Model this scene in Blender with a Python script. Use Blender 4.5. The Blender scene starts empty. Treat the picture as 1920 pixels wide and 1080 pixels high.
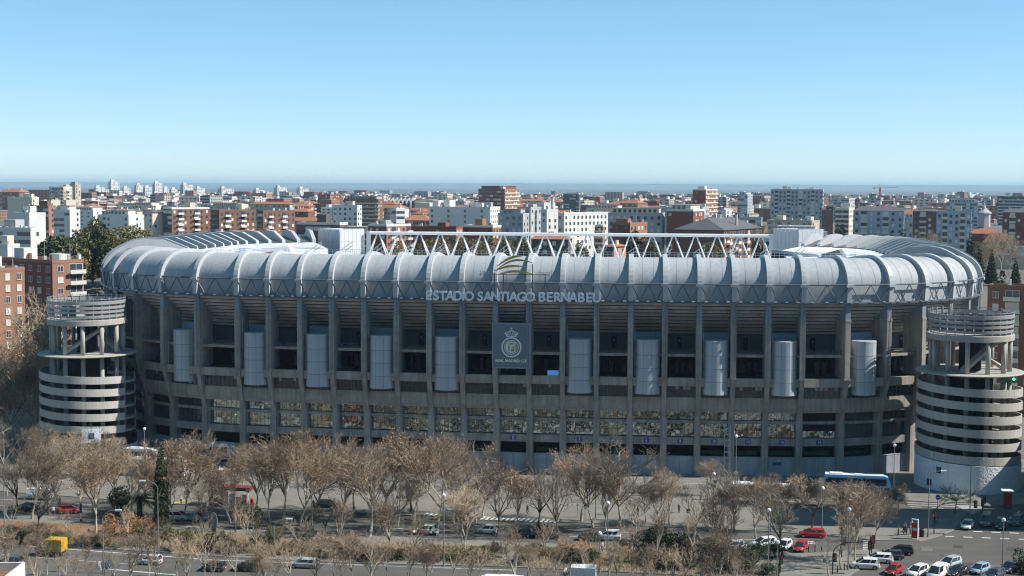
import bpy, bmesh, math, random
import numpy as np
from mathutils import Vector, Matrix
random.seed(7)
SC = bpy.context.scene
COL = SC.collection
PI = math.pi
R = math.radians

# ------------------------------------------------------------------ camera
F_PX, CAM_H, HOR_Y = 2750.0, 59.0, 350.0
PITCH = math.atan((540 - HOR_Y) / F_PX)
ROLL = 0.0038
cp, sp_ = math.cos(PITCH), math.sin(PITCH)
FW = Vector((0, cp, -sp_)); UP0 = Vector((0, sp_, cp)); RT0 = Vector((1, 0, 0))
RT = RT0 * math.cos(ROLL) + UP0 * math.sin(ROLL)
UP = UP0 * math.cos(ROLL) - RT0 * math.sin(ROLL)
cam = bpy.data.cameras.new('camera'); cam.sensor_width = 36; cam.lens = 36 * F_PX / 1920
cam.clip_start = 1; cam.clip_end = 40000
camo = bpy.data.objects.new('camera', cam); COL.objects.link(camo)
m = Matrix((RT, UP, -FW)).transposed().to_4x4(); m.translation = (0, 0, CAM_H)
camo.matrix_world = m
SC.camera = camo

def ray(px, py):
    return FW + RT * ((px - 960) / F_PX) + UP * ((540 - py) / F_PX)
def G(px, py, z=0.0):
    """point of the ground (height z) seen at a pixel of the photograph"""
    d = ray(px, py); k = (z - CAM_H) / d.z
    return Vector((d.x * k, d.y * k, z))
def V(px, py, Y):
    """point at distance Y seen at a pixel"""
    d = ray(px, py); k = Y / d.y
    return Vector((d.x * k, Y, CAM_H + d.z * k))
def hgt(px, py0, py1):
    """height of an upright thing standing at ground pixel (px,py0) whose top is at py1"""
    return V(px, py1, G(px, py0).y).z

# ------------------------------------------------------------------ light
SUN_EL = R(43); SUN_DIR = Vector((0.995, -0.092, 0)).normalized()
w = bpy.data.worlds.new('World'); SC.world = w; w.use_nodes = True
nt = w.node_tree; nt.nodes.clear()
sky = nt.nodes.new('ShaderNodeTexSky'); sky.sky_type = 'NISHITA'; sky.sun_disc = False
sky.sun_elevation = SUN_EL; sky.sun_rotation = math.atan2(SUN_DIR.x, SUN_DIR.y)
sky.altitude = 2600; sky.air_density = 1.0; sky.dust_density = 0.0; sky.ozone_density = 1.2
mx = nt.nodes.new('ShaderNodeMix'); mx.data_type = 'RGBA'; mx.blend_type = 'MULTIPLY'; mx.inputs[0].default_value = 1
mx.inputs[7].default_value = (0.88, 1.08, 1.26, 1)
bg = nt.nodes.new('ShaderNodeBackground'); bg.inputs[1].default_value = 0.088
out = nt.nodes.new('ShaderNodeOutputWorld')
sep_ = nt.nodes.new('ShaderNodeSeparateColor'); cmb = nt.nodes.new('ShaderNodeCombineColor'); nt.links.new(sky.outputs[0], sep_.inputs[0])
g1 = nt.nodes.new('ShaderNodeMath'); g1.operation = 'POWER'; g1.inputs[1].default_value = 0.78; g2 = nt.nodes.new('ShaderNodeMath'); g2.operation = 'MULTIPLY'; g2.inputs[1].default_value = 6.36 ** 0.22
nt.links.new(sep_.outputs[1], g1.inputs[0]); nt.links.new(g1.outputs[0], g2.inputs[0]); nt.links.new(sep_.outputs[0], cmb.inputs[0]); nt.links.new(g2.outputs[0], cmb.inputs[1]); nt.links.new(sep_.outputs[2], cmb.inputs[2])
nt.links.new(cmb.outputs[0], mx.inputs[6]); nt.links.new(mx.outputs[2], bg.inputs[0]); nt.links.new(bg.outputs[0], out.inputs[0])
sl = bpy.data.lights.new('sun', 'SUN'); sl.energy = 5.0; sl.angle = R(0.5); sl.color = (1.0, 0.955, 0.88)
so = bpy.data.objects.new('sun', sl); COL.objects.link(so)
sdir = Vector((SUN_DIR.x * math.cos(SUN_EL), SUN_DIR.y * math.cos(SUN_EL), math.sin(SUN_EL)))
so.rotation_euler = sdir.to_track_quat('Z', 'Y').to_euler(); so.location = (300, 100, 400)
SC.view_settings.view_transform = 'Standard'; SC.view_settings.look = 'None'
SC.view_settings.gamma = 1; SC.view_settings.exposure = 0.45; SC.view_settings.use_curve_mapping = False
SC.cycles.filter_width = 1.2; SC.cycles.max_bounces = 6; SC.cycles.diffuse_bounces = 3; SC.cycles.glossy_bounces = 3
SC.cycles.transmission_bounces = 3; SC.cycles.volume_bounces = 0; SC.cycles.caustics_reflective = False; SC.cycles.caustics_refractive = False

# ------------------------------------------------------------------ materials
MATS = {}
def mat(name, col, rough=0.75, var=0.12, scale=0.6, bump=0.0, bscale=6.0, metal=0.0, spec=0.3, rnd=0.0, emit=0, streak=0.0):
    if name in MATS: return MATS[name]
    m = bpy.data.materials.new(name); m.use_nodes = True
    t = m.node_tree; b = t.nodes['Principled BSDF']
    b.inputs['Roughness'].default_value = rough; b.inputs['Metallic'].default_value = metal
    b.inputs['Specular IOR Level'].default_value = spec
    tc = t.nodes.new('ShaderNodeTexCoord')
    col = tuple(col)
    if var > 0 or rnd > 0:
        n = t.nodes.new('ShaderNodeTexNoise'); n.inputs['Scale'].default_value = scale; n.inputs['Detail'].default_value = 6
        n.inputs['Roughness'].default_value = 0.65
        t.links.new(tc.outputs['Object'], n.inputs['Vector'])
        mr = t.nodes.new('ShaderNodeMapRange'); mr.inputs[1].default_value = 0.25; mr.inputs[2].default_value = 0.75
        mr.inputs[3].default_value = 1 - var; mr.inputs[4].default_value = 1 + var
        t.links.new(n.outputs[0], mr.inputs[0])
        val = mr.outputs[0]
        if streak > 0:
            mp = t.nodes.new('ShaderNodeMapping'); mp.inputs['Scale'].default_value = (1.6, 1.6, 0.07)
            t.links.new(tc.outputs['Object'], mp.inputs[0])
            n2 = t.nodes.new('ShaderNodeTexNoise'); n2.inputs['Scale'].default_value = 1.0; n2.inputs['Detail'].default_value = 5
            t.links.new(mp.outputs[0], n2.inputs['Vector'])
            mr2 = t.nodes.new('ShaderNodeMapRange'); mr2.inputs[1].default_value = 0.3; mr2.inputs[2].default_value = 0.7
            mr2.inputs[3].default_value = 1 - streak; mr2.inputs[4].default_value = 1 + streak * 0.4
            t.links.new(n2.outputs[0], mr2.inputs[0])
            mm = t.nodes.new('ShaderNodeMath'); mm.operation = 'MULTIPLY'
            t.links.new(val, mm.inputs[0]); t.links.new(mr2.outputs[0], mm.inputs[1]); val = mm.outputs[0]
        if rnd > 0:
            oi = t.nodes.new('ShaderNodeObjectInfo')
            mr3 = t.nodes.new('ShaderNodeMapRange'); mr3.inputs[3].default_value = 1 - rnd; mr3.inputs[4].default_value = 1 + rnd
            t.links.new(oi.outputs['Random'], mr3.inputs[0])
            mm = t.nodes.new('ShaderNodeMath'); mm.operation = 'MULTIPLY'
            t.links.new(val, mm.inputs[0]); t.links.new(mr3.outputs[0], mm.inputs[1]); val = mm.outputs[0]
        vm = t.nodes.new('ShaderNodeVectorMath'); vm.operation = 'SCALE'
        vm.inputs[0].default_value = col[:3]
        t.links.new(val, vm.inputs['Scale']); t.links.new(vm.outputs[0], b.inputs['Base Color'])
    else:
        b.inputs['Base Color'].default_value = (*col[:3], 1)
    if bump > 0:
        n = t.nodes.new('ShaderNodeTexNoise'); n.inputs['Scale'].default_value = bscale; n.inputs['Detail'].default_value = 4
        t.links.new(tc.outputs['Object'], n.inputs['Vector'])
        bp = t.nodes.new('ShaderNodeBump'); bp.inputs['Strength'].default_value = bump; bp.inputs['Distance'].default_value = 0.3
        t.links.new(n.outputs[0], bp.inputs['Height']); t.links.new(bp.outputs[0], b.inputs['Normal'])
    if emit:
        b.inputs['Emission Color'].default_value = (*col[:3], 1); b.inputs['Emission Strength'].default_value = emit
    MATS[name] = m
    return m

def paint_mat(name):
    """car paint: the colour is the object's own colour"""
    if name in MATS: return MATS[name]
    m = bpy.data.materials.new(name); m.use_nodes = True
    t = m.node_tree; b = t.nodes['Principled BSDF']
    oi = t.nodes.new('ShaderNodeObjectInfo'); t.links.new(oi.outputs['Color'], b.inputs['Base Color'])
    b.inputs['Roughness'].default_value = 0.35; b.inputs['Specular IOR Level'].default_value = 0.5
    b.inputs['Coat Weight'].default_value = 0.6; b.inputs['Coat Roughness'].default_value = 0.08
    MATS[name] = m
    return m

# ------------------------------------------------------------------ mesh builder
class MB:
    def __init__(s): s.v = []; s.f = []; s.mi = []; s.M = None
    def add(s, vs, fs, mi=0):
        o = len(s.v)
        if s.M is not None: vs = [tuple(s.M @ Vector(p)) for p in vs]
        s.v.extend([tuple(p) for p in vs]); s.f.extend([tuple(i + o for i in f) for f in fs]); s.mi.extend([mi] * len(fs))
        return s
    def box(s, x0, x1, y0, y1, z0, z1, mi=0):
        v = [(x0,y0,z0),(x1,y0,z0),(x1,y1,z0),(x0,y1,z0),(x0,y0,z1),(x1,y0,z1),(x1,y1,z1),(x0,y1,z1)]
        return s.add(v, [(0,3,2,1),(4,5,6,7),(0,1,5,4),(1,2,6,5),(2,3,7,6),(3,0,4,7)], mi)
    def obox(s, O, ax, ay, az, mi=0):
        """box from a corner and three edge vectors"""
        O, ax, ay, az = Vector(O), Vector(ax), Vector(ay), Vector(az)
        v = [O, O+ax, O+ax+ay, O+ay, O+az, O+ax+az, O+ax+ay+az, O+ay+az]
        return s.add(v, [(0,3,2,1),(4,5,6,7),(0,1,5,4),(1,2,6,5),(2,3,7,6),(3,0,4,7)], mi)
    def tube(s, p0, p1, r0, r1=None, n=6, mi=0, caps=True):
        r1 = r0 if r1 is None else r1
        p0, p1 = Vector(p0), Vector(p1); d = (p1 - p0)
        if d.length < 1e-6: return s
        d.normalize(); a = d.orthogonal().normalized(); b = d.cross(a)
        v = []
        for p, r in ((p0, r0), (p1, r1)):
            for k in range(n):
                t = 2 * PI * k / n
                v.append(p + a * (r * math.cos(t)) + b * (r * math.sin(t)))
        f = [(k, (k+1) % n, n + (k+1) % n, n + k) for k in range(n)]
        if caps: f += [tuple(range(n-1, -1, -1)), tuple(range(n, 2*n))]
        return s.add(v, f, mi)
    def prism(s, poly, z0, z1, mi=0, mi_side=None):
        n = len(poly); ms = mi if mi_side is None else mi_side
        v = [(p[0], p[1], z0) for p in poly] + [(p[0], p[1], z1) for p in poly]
        s.add(v, [tuple(range(n-1, -1, -1)), tuple(range(n, 2*n))], mi)
        return s.add(v, [(k, (k+1) % n, n + (k+1) % n, n + k) for k in range(n)], ms)
    def extrude(s, poly3, vec, mi=0):
        """closed 3-D polygon pushed along vec"""
        n = len(poly3); vec = Vector(vec); a = [Vector(p) for p in poly3]
        v = a + [p + vec for p in a]
        return s.add(v, [tuple(range(n-1, -1, -1)), tuple(range(n, 2*n))] + [(k, (k+1) % n, n + (k+1) % n, n + k) for k in range(n)], mi)
    def loft(s, rows, mi=0, closed=False):
        """grid of points rows[i][j]"""
        n = len(rows[0]); v = [p for r in rows for p in r]; f = []
        for i in range(len(rows) - 1):
            for j in range(n if closed else n - 1):
                k = (j + 1) % n
                f.append((i*n + j, i*n + k, (i+1)*n + k, (i+1)*n + j))
        return s.add(v, f, mi)
    def shell(s, rows, off, mi=0):
        """grid thickened by per-point offset rows"""
        s.loft(rows, mi); s.loft(off, mi)
        nr = len(rows)
        s.loft([rows[0], off[0]], mi); s.loft([rows[-1], off[-1]], mi)
        s.loft([[r[0] for r in rows], [r[0] for r in off]], mi); s.loft([[r[-1] for r in rows], [r[-1] for r in off]], mi)
        return s
    def lathe(s, prof, n=16, c=(0, 0), mi=0):
        rows = [[(c[0] + r*math.cos(2*PI*k/n), c[1] + r*math.sin(2*PI*k/n), z) for k in range(n)] for r, z in prof]
        return s.loft(rows, mi, closed=True)
    def mesh(s, name, mats):
        me = bpy.data.meshes.new(name); me.from_pydata(s.v, [], s.f)
        for m_ in (mats if isinstance(mats, (list, tuple)) else [mats]): me.materials.append(m_)
        if any(s.mi): me.polygons.foreach_set('material_index', s.mi)
        me.update()
        return me
    def build(s, name, mats, parent=None, smooth=False, fix=True):
        me = s.mesh(name, mats)
        if fix and len(s.f) < 60000:
            bm = bmesh.new(); bm.from_mesh(me); bmesh.ops.recalc_face_normals(bm, faces=bm.faces); bm.to_mesh(me); bm.free()
        if smooth: me.shade_smooth() if hasattr(me, 'shade_smooth') else None
        return link(name, me, parent)
def link(name, data, parent=None, loc=None, rz=None):
    o = bpy.data.objects.new(name, data); COL.objects.link(o)
    if parent is not None: o.parent = parent
    if loc is not None: o.location = loc
    if rz is not None: o.rotation_euler = (0, 0, rz)
    return o
def tag(o, label=None, cat=None, group=None, kind=None):
    if label: o['label'] = label
    if cat: o['category'] = cat
    if group: o['group'] = group
    if kind: o['kind'] = kind
    return o
def thing(name, label, cat, loc=(0, 0, 0), rz=0.0, group=None):
    o = bpy.data.objects.new(name, None); COL.objects.link(o)
    o.location = loc; o.rotation_euler = (0, 0, rz); o.empty_display_size = 0.5
    return tag(o, label, cat, group)
def dup(root, loc, rz=0.0, scale=1.0, label=None, group=None, tint=None):
    """copy of a thing with copies of its parts and sub-parts"""
    r = root.copy(); COL.objects.link(r); r.location = loc; r.rotation_euler = (0, 0, rz)
    r.scale = (scale, scale, scale) if not isinstance(scale, tuple) else scale
    if label: r['label'] = label
    if group: r['group'] = group
    if tint: r.color = tint
    for ch in root.children:
        c = ch.copy(); COL.objects.link(c); c.parent = r
        if tint: c.color = tint
        for g in ch.children:
            d = g.copy(); COL.objects.link(d); d.parent = c
            if tint: d.color = tint
    return r
def text(name, s, size, m, parent, loc, rot, ext=0.05, bold=0.0, align='CENTER'):
    cu = bpy.data.curves.new(name, 'FONT'); cu.body = s; cu.size = size; cu.extrude = ext; cu.offset = bold
    cu.align_x = align; cu.align_y = 'CENTER'; cu.resolution_u = 3
    cu.materials.append(m)
    o = bpy.data.objects.new(name, cu); COL.objects.link(o)
    if parent is not None: o.parent = parent
    o.location = loc; o.rotation_euler = rot
    return o
# ------------------------------------------------------------------ stadium
c_conc = mat('concrete', (0.345, 0.325, 0.295), 0.85, 0.26, 0.5, 0.15, 3.0, streak=0.32)
c_conc2 = mat('concrete_beam', (0.37, 0.34, 0.29), 0.85, 0.24, 0.4, 0.1, 3.0, streak=0.3)
c_soffit = mat('stand_concrete', (0.50, 0.45, 0.385), 0.85, 0.2, 0.35, 0.1, 2.0, streak=0.12)
c_shell = mat('shell_cladding', (0.39, 0.41, 0.43), 0.66, 0.05, 0.35, 0.03, 1.2, streak=0.12)
c_rib = mat('rib_paint', (0.47, 0.485, 0.50), 0.5, 0.05, 0.6, streak=0.08)
c_dkroof = mat('roof_dark_panel', (0.095, 0.11, 0.105), 0.45, 0.1, 0.4)
c_head = mat('pillar_head_paint', (0.27, 0.305, 0.34), 0.7, 0.12, 0.5, streak=0.2)
c_seam = mat('cladding_seam', (0.345, 0.365, 0.385), 0.6, 0.05)
c_white = mat('white_steel', (0.80, 0.80, 0.79), 0.45, 0.03, 1.0)
c_roof = mat('roof_membrane', (0.80, 0.81, 0.82), 0.55, 0.05, 0.15, 0.02, 1.0)
c_steel = mat('grey_steel', (0.115, 0.135, 0.16), 0.5, 0.08, 1.0)
c_dark = mat('shaded_interior', (0.014, 0.014, 0.016), 0.9, 0.15, 0.6)  # near-black colour stands in for the unlit shade of recesses and voids
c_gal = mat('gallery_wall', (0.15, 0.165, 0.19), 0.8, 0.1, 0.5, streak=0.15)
c_drum = mat('drum_cladding', (0.45, 0.485, 0.52), 0.42, 0.06, 0.5, 0.04, 1.5, metal=0.12, spec=0.4, streak=0.1)
c_base = mat('base_cladding', (0.37, 0.41, 0.46), 0.6, 0.1, 0.6, streak=0.15)
c_blue = mat('gate_plate_blue', (0.05, 0.07, 0.32), 0.5, 0.05)
c_letter = mat('letter_silver', (0.86, 0.88, 0.90), 0.5, 0.03, 1.0)
c_crestp = mat('crest_panel_grey', (0.175, 0.195, 0.225), 0.55, 0.05, 0.4)
c_silver = mat('crest_silver', (0.82, 0.82, 0.80), 0.45, 0.05)
c_gold = mat('emblem_gold', (0.55, 0.40, 0.13), 0.5, 0.08, 1.0)
c_red = mat('red_panel', (0.42, 0.02, 0.03), 0.6, 0.1)
c_print = mat('roof_print_blue', (0.22, 0.33, 0.55), 0.6, 0.1)
c_mesh = mat('media_cladding', (0.52, 0.54, 0.56), 0.55, 0.06, 0.5)
c_green = mat('banner_green', (0.015, 0.06, 0.03), 0.6, 0.2)
def mirror_mat():
    m = bpy.data.materials.new('mirror_glass'); m.use_nodes = True
    t = m.node_tree; b = t.nodes['Principled BSDF']
    b.inputs['Base Color'].default_value = (0.48, 0.60, 0.61, 1); b.inputs['Metallic'].default_value = 1.0
    b.inputs['Roughness'].default_value = 0.03
    tc = t.nodes.new('ShaderNodeTexCoord'); n = t.nodes.new('ShaderNodeTexNoise')
    n.inputs['Scale'].default_value = 0.34; n.inputs['Detail'].default_value = 2.0
    t.links.new(tc.outputs['Object'], n.inputs['Vector'])
    bp = t.nodes.new('ShaderNodeBump'); bp.inputs['Strength'].default_value = 0.75; bp.inputs['Distance'].default_value = 0.2
    t.links.new(n.outputs[0], bp.inputs['Height']); t.links.new(bp.outputs[0], b.inputs['Normal'])
    return m
c_mirror = mirror_mat()
c_glass = mat('dark_glass', (0.05, 0.065, 0.075), 0.06, 0.15, 0.4, spec=0.9)

STAD = thing('stadium', 'large grey football stadium with ribbed tube roof edge and concrete pillars', 'stadium', (0, 298, 0), -R(7))
B = 6.9
def half(sp, r):
    L = 8.5 * B; R0 = 700.0; st = []
    for i in range(9):
        s = (i + .5) * B; st.append((s, s * s / 2 / R0, s / R0))
    s, t, a = st[-1]
    while a < PI/2 - 0.02:
        n = 24
        for j in range(n):
            s += math.cos(a) * sp / n; t += math.sin(a) * sp / n; a = min(PI/2, a + sp / n / r)
        st.append((s, t, a))
    t_end = 82.0
    k = max(1, round((t_end - t) / 7.6)); d = (t_end - t) / k
    for i in range(k): t += d; st.append((s, t, PI/2))
    spf = 7.6
    for i in range(7):
        for j in range(24):
            s += math.cos(a) * spf / 24; t += math.sin(a) * spf / 24; a += spf / 24 / 46.0
        st.append((s, t, a))
    return st
RH = half(9.2, 46.0); LH = half(9.6, 49.5)
ST = [(-s, t, -a) for s, t, a in reversed(LH)] + RH        # left to right round the bowl
I0 = len(LH)                                                # first station right of centre
def SP(i, n, z, e=0.0):
    s, t, a = ST[i]
    return Vector((s + math.cos(a) * e + math.sin(a) * n, t + math.sin(a) * e - math.cos(a) * n, z))
def SB(i, u, n, z):
    """between station i and i+1 at fraction u (flat bay)"""
    return SP(i, n, z) * (1 - u) + SP(i + 1, n, z) * u
DET0, DET1 = I0 - 16, I0 + 16                               # stations with a full facade
# shell profile (n outward, z)
PROF = [(-0.55, 36.0), (-0.45, 37.5), (-0.36, 39.2)]
for k in range(1, 10):
    a = k / 9 * PI / 2
    PROF.append((-6.7 + 6.34 * math.cos(a), 39.2 + 5.4 * math.sin(a)))
PROF += [(-9.0, 44.5), (-13.5, 43.9), (-19.0, 43.3)]
RIBO = [(n + 0.95 * nx, z + 0.70 * nz) for (n, z), (nx, nz) in zip(PROF, [(1, 0)] * 3 + [(math.cos(k/9*PI/2), math.sin(k/9*PI/2)) for k in range(1, 10)] + [(0, 1.0), (0.0, 0.9), (0, 0.15)])]
def plate(mb, i, poly, wid, mi=0, e0=None):
    """upright plate of width wid at station i, outline poly in (n,z)"""
    e = -wid / 2 if e0 is None else e0
    pts = [SP(i, n, z, e) for n, z in poly]
    s, t, a = ST[i]
    return mb.extrude(pts, Vector((math.cos(a), math.sin(a), 0)) * wid, mi)
def bar(mb, p, q, w_, h_=None, mi=0):
    return mb.tube(p, q, w_, w_, 5, mi)

for i in range(len(ST) - 1):
    mb = MB()
    m_ = 4
    rows = [[SB(i, j / m_, n, z) for j in range(m_ + 1)] for n, z in PROF]
    side_ = abs(ST[i][2] + ST[i+1][2]) / 2 > 0.85
    cut = 10 if side_ else len(rows)
    mb.loft(rows[:cut])
    o = mb.build('shell_panel', c_shell, STAD, fix=True)
    for p in o.data.polygons: p.use_smooth = True
    if side_:
        mb = MB(); mb.loft([[p + Vector((0, 0, .02)) for p in r] for r in rows[9:]]); mb.build('roof_panel', c_dkroof, STAD)
    if I0 - 17 <= i <= I0 + 16:
        mb = MB()
        for u in (1/3, 2/3):
            pp = [SB(i, u, n, z + .01) for n, z in PROF[2:12]]
            for a, b in zip(pp, pp[1:]): mb.tube(a, b, .035, None, 4, 0, False)
        tag(mb.build('cladding_seams', c_seam, o), kind='stuff')
for i in range(len(ST)):
    mb = MB()
    far = abs(ST[i][2]) > 1.0
    outl = RIBO
    if far:   # tall fins where the roof edge curls round the ends
        outl = RIBO[:9] + [(n, z + dz) for (n, z), dz in zip(RIBO[9:], (0.2, 0.5, 0.9, 1.3, 1.7, 0.6))]
    inn = [(n - 0.25, z - 0.2) for n, z in reversed(PROF)]
    rows = []
    ns = len(outl)
    W_ = 0.95
    for (n, z), (n2, z2) in zip(outl, PROF):
        rows.append([SP(i, n2 - .1, z2 - .1, -W_/2), SP(i, n, z, -W_/2), SP(i, n, z, W_/2), SP(i, n2 - .1, z2 - .1, W_/2)])
    mb.loft(rows); mb.add(rows[-1], [(0, 1, 2, 3)]); mb.add(rows[0], [(3, 2, 1, 0)])
    rib = mb.build('roof_rib', c_rib, STAD)
    if DET0 <= i <= DET1:
        mb = MB()
        mb.obox(SP(i, 0.3, 39.1, -0.78), SP(i, 0.3, 39.1, 0.78) - SP(i, 0.3, 39.1, -0.78), SP(i, 0.62, 0) - SP(i, 0, 0), (0, 0, 0.55))
        mb.build('bracket', c_rib, rib)
# truss band below the tube, gutter and lamps
for i in range(DET0, DET1):
    top = lambda u: SB(i, u, 0.45, 39.55); bot = lambda u: SB(i, u, 0.45, 36.05)
    mb = MB(); mb.tube(top(0), top(1), 0.16, None, 6); mb.build('chord', c_steel, STAD)
    mb = MB(); a, b = SB(i, 0, -0.6, 35.72), SB(i, 1, -0.6, 35.72); mb.obox(a, b - a, SP(i, 1.15, 0) - SP(i, 0, 0), (0, 0, 0.26)); mb.build('gutter', c_steel, STAD)
    k = 4 if abs(ST[i][0]) < 60 else 4
    us = [0.02, 0.26, 0.5, 0.74, 0.98]
    for j in range(4):
        p = top(us[j]) if j % 2 == 0 else bot(us[j]); q = bot(us[j+1]) if j % 2 == 0 else top(us[j+1])
        mb = MB(); mb.tube(p, q, 0.12, None, 5); mb.build('brace', c_steel, STAD)
    for u in (0.18, 0.5, 0.82):
        p = SB(i, u, 0.62, 35.98); mb = MB(); mb.box(p.x - .3, p.x + .3, p.y - .2, p.y + .15, p.z, p.z + .2)
        mb.build('floodlight', c_white, STAD)
# roof deck and bowl
def inner(i, n0, z):
    return SP(i, n0, z)
mb = MB(); rp = [(-17.0, 43.2), (-24, 43.0), (-34, 42.6), (-42, 42.2), (-42.3, 40.6), (-28, 40.2), (-15, 40.0)]
mb.loft([[SP(i, n, z) for i in range(len(ST))] for n, z in rp])
mb.build('roof_deck', c_roof, STAD)
for i in range(0, len(ST), 1):      # seams of the membrane
    if abs(ST[i][2]) > 0.3:
        mb = MB(); p = [SP(i, n, z + .06) for n, z in rp[:4]]
        for a, b in zip(p, p[1:]): mb.tube(a, b, 0.07, None, 4)
        mb.build('roof_seam', c_roof, STAD)
mb = MB(); mb.loft([[SP(i, n, z) for i in range(len(ST))] for n, z in [(-1.2, 36.4), (-9.6, 30.5), (-30, 14), (-41, 3), (-41, 0)]])
mb.build('seating_bowl', mat('seat_blue', (0.05, 0.09, 0.25), 0.6, 0.2, 2.0), STAD)  # hidden stands, added to keep sun from leaking through
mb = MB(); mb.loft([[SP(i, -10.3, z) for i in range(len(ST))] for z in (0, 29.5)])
mb.build('light_stop_wall', c_dark, STAD)  # unseen dark wall added behind the galleries to block light
mb = MB(); mb.loft([[SP(i, n, z) for i in range(DET1 - 1, len(ST))] for n, z in [(0, 0), (0, 36), (-9, 30)]])
mb.loft([[SP(i, n, z) for i in range(0, DET0 + 2)] for n, z in [(0, 0), (0, 36), (-9, 30)]])
mb.build('rear_wall', c_conc, STAD)

# ---- facade, bay by bay
def bayw(i): return (SP(i + 1, 0, 0) - SP(i, 0, 0)).length
CREST = I0 - 1
def bbox(mb, i, n0, n1, z0, z1, g=0.5, mi=0, u0=None, u1=None):
    """box across bay i from n0 (inside) to n1 (outside); g = gap at each pillar in metres"""
    L = bayw(i); a = (g / L) if u0 is None else u0; b = (1 - g / L) if u1 is None else u1
    q = [SB(i, a, n1, z0), SB(i, b, n1, z0), SB(i, b, n0, z0), SB(i, a, n0, z0)]
    v = q + [p + Vector((0, 0, z1 - z0)) for p in q]
    return mb.add(v, [(0,3,2,1),(4,5,6,7),(0,1,5,4),(1,2,6,5),(2,3,7,6),(3,0,4,7)], mi)
rs = random.Random(3)
NPANE = 0
for i in range(DET0, DET1):
    # stepped underside of the stand, one concrete step a piece
    ns = 9
    for k in range(ns):
        n0 = -0.5 - 8.9 * k / ns; n1 = -0.5 - 8.9 * (k + 1) / ns
        z0 = 35.7 - 7.2 * k / ns; z1 = 35.7 - 7.2 * (k + 1) / ns
        mb = MB(); bbox(mb, i, n1 - .3, n0 + (.0 if k else 0), z1 + 0.24, z0 + 0.0, 0.0)
        mb.build('stand_step', c_soffit, STAD)
    mb = MB(); q = [SB(i, 0, -0.9, 35.6), SB(i, 1, -0.9, 35.6), SB(i, 1, -9.9, 28.35), SB(i, 0, -9.9, 28.35)]; mb.add(q + [p + Vector((0, 0, .2)) for p in q], [(0,1,2,3),(4,7,6,5),(0,4,5,1),(2,6,7,3)]); mb.build('stand_gap_shade', c_dark, STAD)  # near-black sheet paints the shadow lines between the steps
    mb = MB(); bbox(mb, i, -9.9, -9.5, 25.2, 28.5, 0.0); gw = mb.build('gallery_wall', c_gal, STAD)
    mb = MB(); bbox(mb, i, -9.45, -9.25, 25.2, 27.9, 0, 0, 0.42, 0.56); mb.build('door', c_dark, gw)
    mb = MB(); bbox(mb, i, -9.24, -9.14, 26.9, 27.4, 0, 0, 0.465, 0.505); mb.build('door_sign', c_base, gw)
    mb = MB(); bbox(mb, i, -9.8, -1.6, 24.75, 25.15, 0.45); bbox(mb, i, -1.6, -1.45, 24.7, 25.25, 0.45); mb.build('gallery_floor', c_conc2, STAD)
    mb = MB(); bbox(mb, i, -1.62, -1.56, 26.15, 26.22, 0.4); bbox(mb, i, -1.62, -1.56, 25.7, 25.74, 0.4)
    for u in (0.25, 0.5, 0.75): mb.tube(SB(i, u, -1.6, 25.1), SB(i, u, -1.6, 26.2), 0.03, None, 4)
    mb.build('gallery_railing', c_steel, STAD)
    mb = MB(); bbox(mb, i, -9.9, -0.75, 20.0, 20.35, 0.3); bbox(mb, i, -9.9, -9.4, 20.4, 24.7, 0.0, 0); mb.build('lower_gallery', mat('gallery_shade', (0.025, 0.025, 0.028), 0.85, 0.2, 0.4), STAD)  # gallery shade is put into this near-black colour
    mb = MB()
    for u in rs.sample([0.2, 0.4, 0.6, 0.8], 3): mb = MB(); bbox(mb, i, -9.4, -8.9, 20.4, 22.9, 0, 0, u - .06, u + .06); mb.build('kiosk_panel', c_gal, STAD)
    mb = MB(); bbox(mb, i, -1.5, -0.7, 18.75, 20.45, 0.5); mb.build('upper_beam', c_conc2, STAD)
    mb = MB(); bbox(mb, i, -2.9, -2.0, 13.9, 16.3, 0.45); bbox(mb, i, -3.2, -2.3, 13.3, 13.9, 0.45); mb.build('lower_beam', c_conc2, STAD)
    # window strip between the beams
    mb = MB(); bbox(mb, i, -2.5, -2.3, 16.25, 18.8, 0.5); st_ = mb.build('window_strip', c_glass, STAD)
    mb = MB()
    for k in range(8): bbox(mb, i, -2.28, -2.16, 16.3, 18.75, 0, 0, 0.1 + k * 0.114 - .007, 0.1 + k * 0.114 + .007)
    bbox(mb, i, -2.28, -2.16, 17.7, 17.8, 0.55); mb.build('mullion', c_steel, st_)
    c2 = mat('blind', (0.42, 0.50, 0.50), 0.6, 0.1)
    mb = MB(); has = False
    for k in range(7):
        if rs.random() < (0.3 if ST[i][0] > 0 else 0.1): bbox(mb, i, -2.3, -2.27, 17.85, 18.7, 0, 0, 0.11 + k * .114, 0.2 + k * .114); has = True
    if has: mb.build('blind', c2, st_)
    # mirrored glazing: six by (two + two) panes a bay
    mb = MB(); bbox(mb, i, -4.5, -4.2, 7.7, 13.4, 0.3); gz = mb.build('glazing', c_dark, STAD)
    corner = abs(ST[i][0] + ST[i+1][0]) / 2 > 66
    nx = 6
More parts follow.
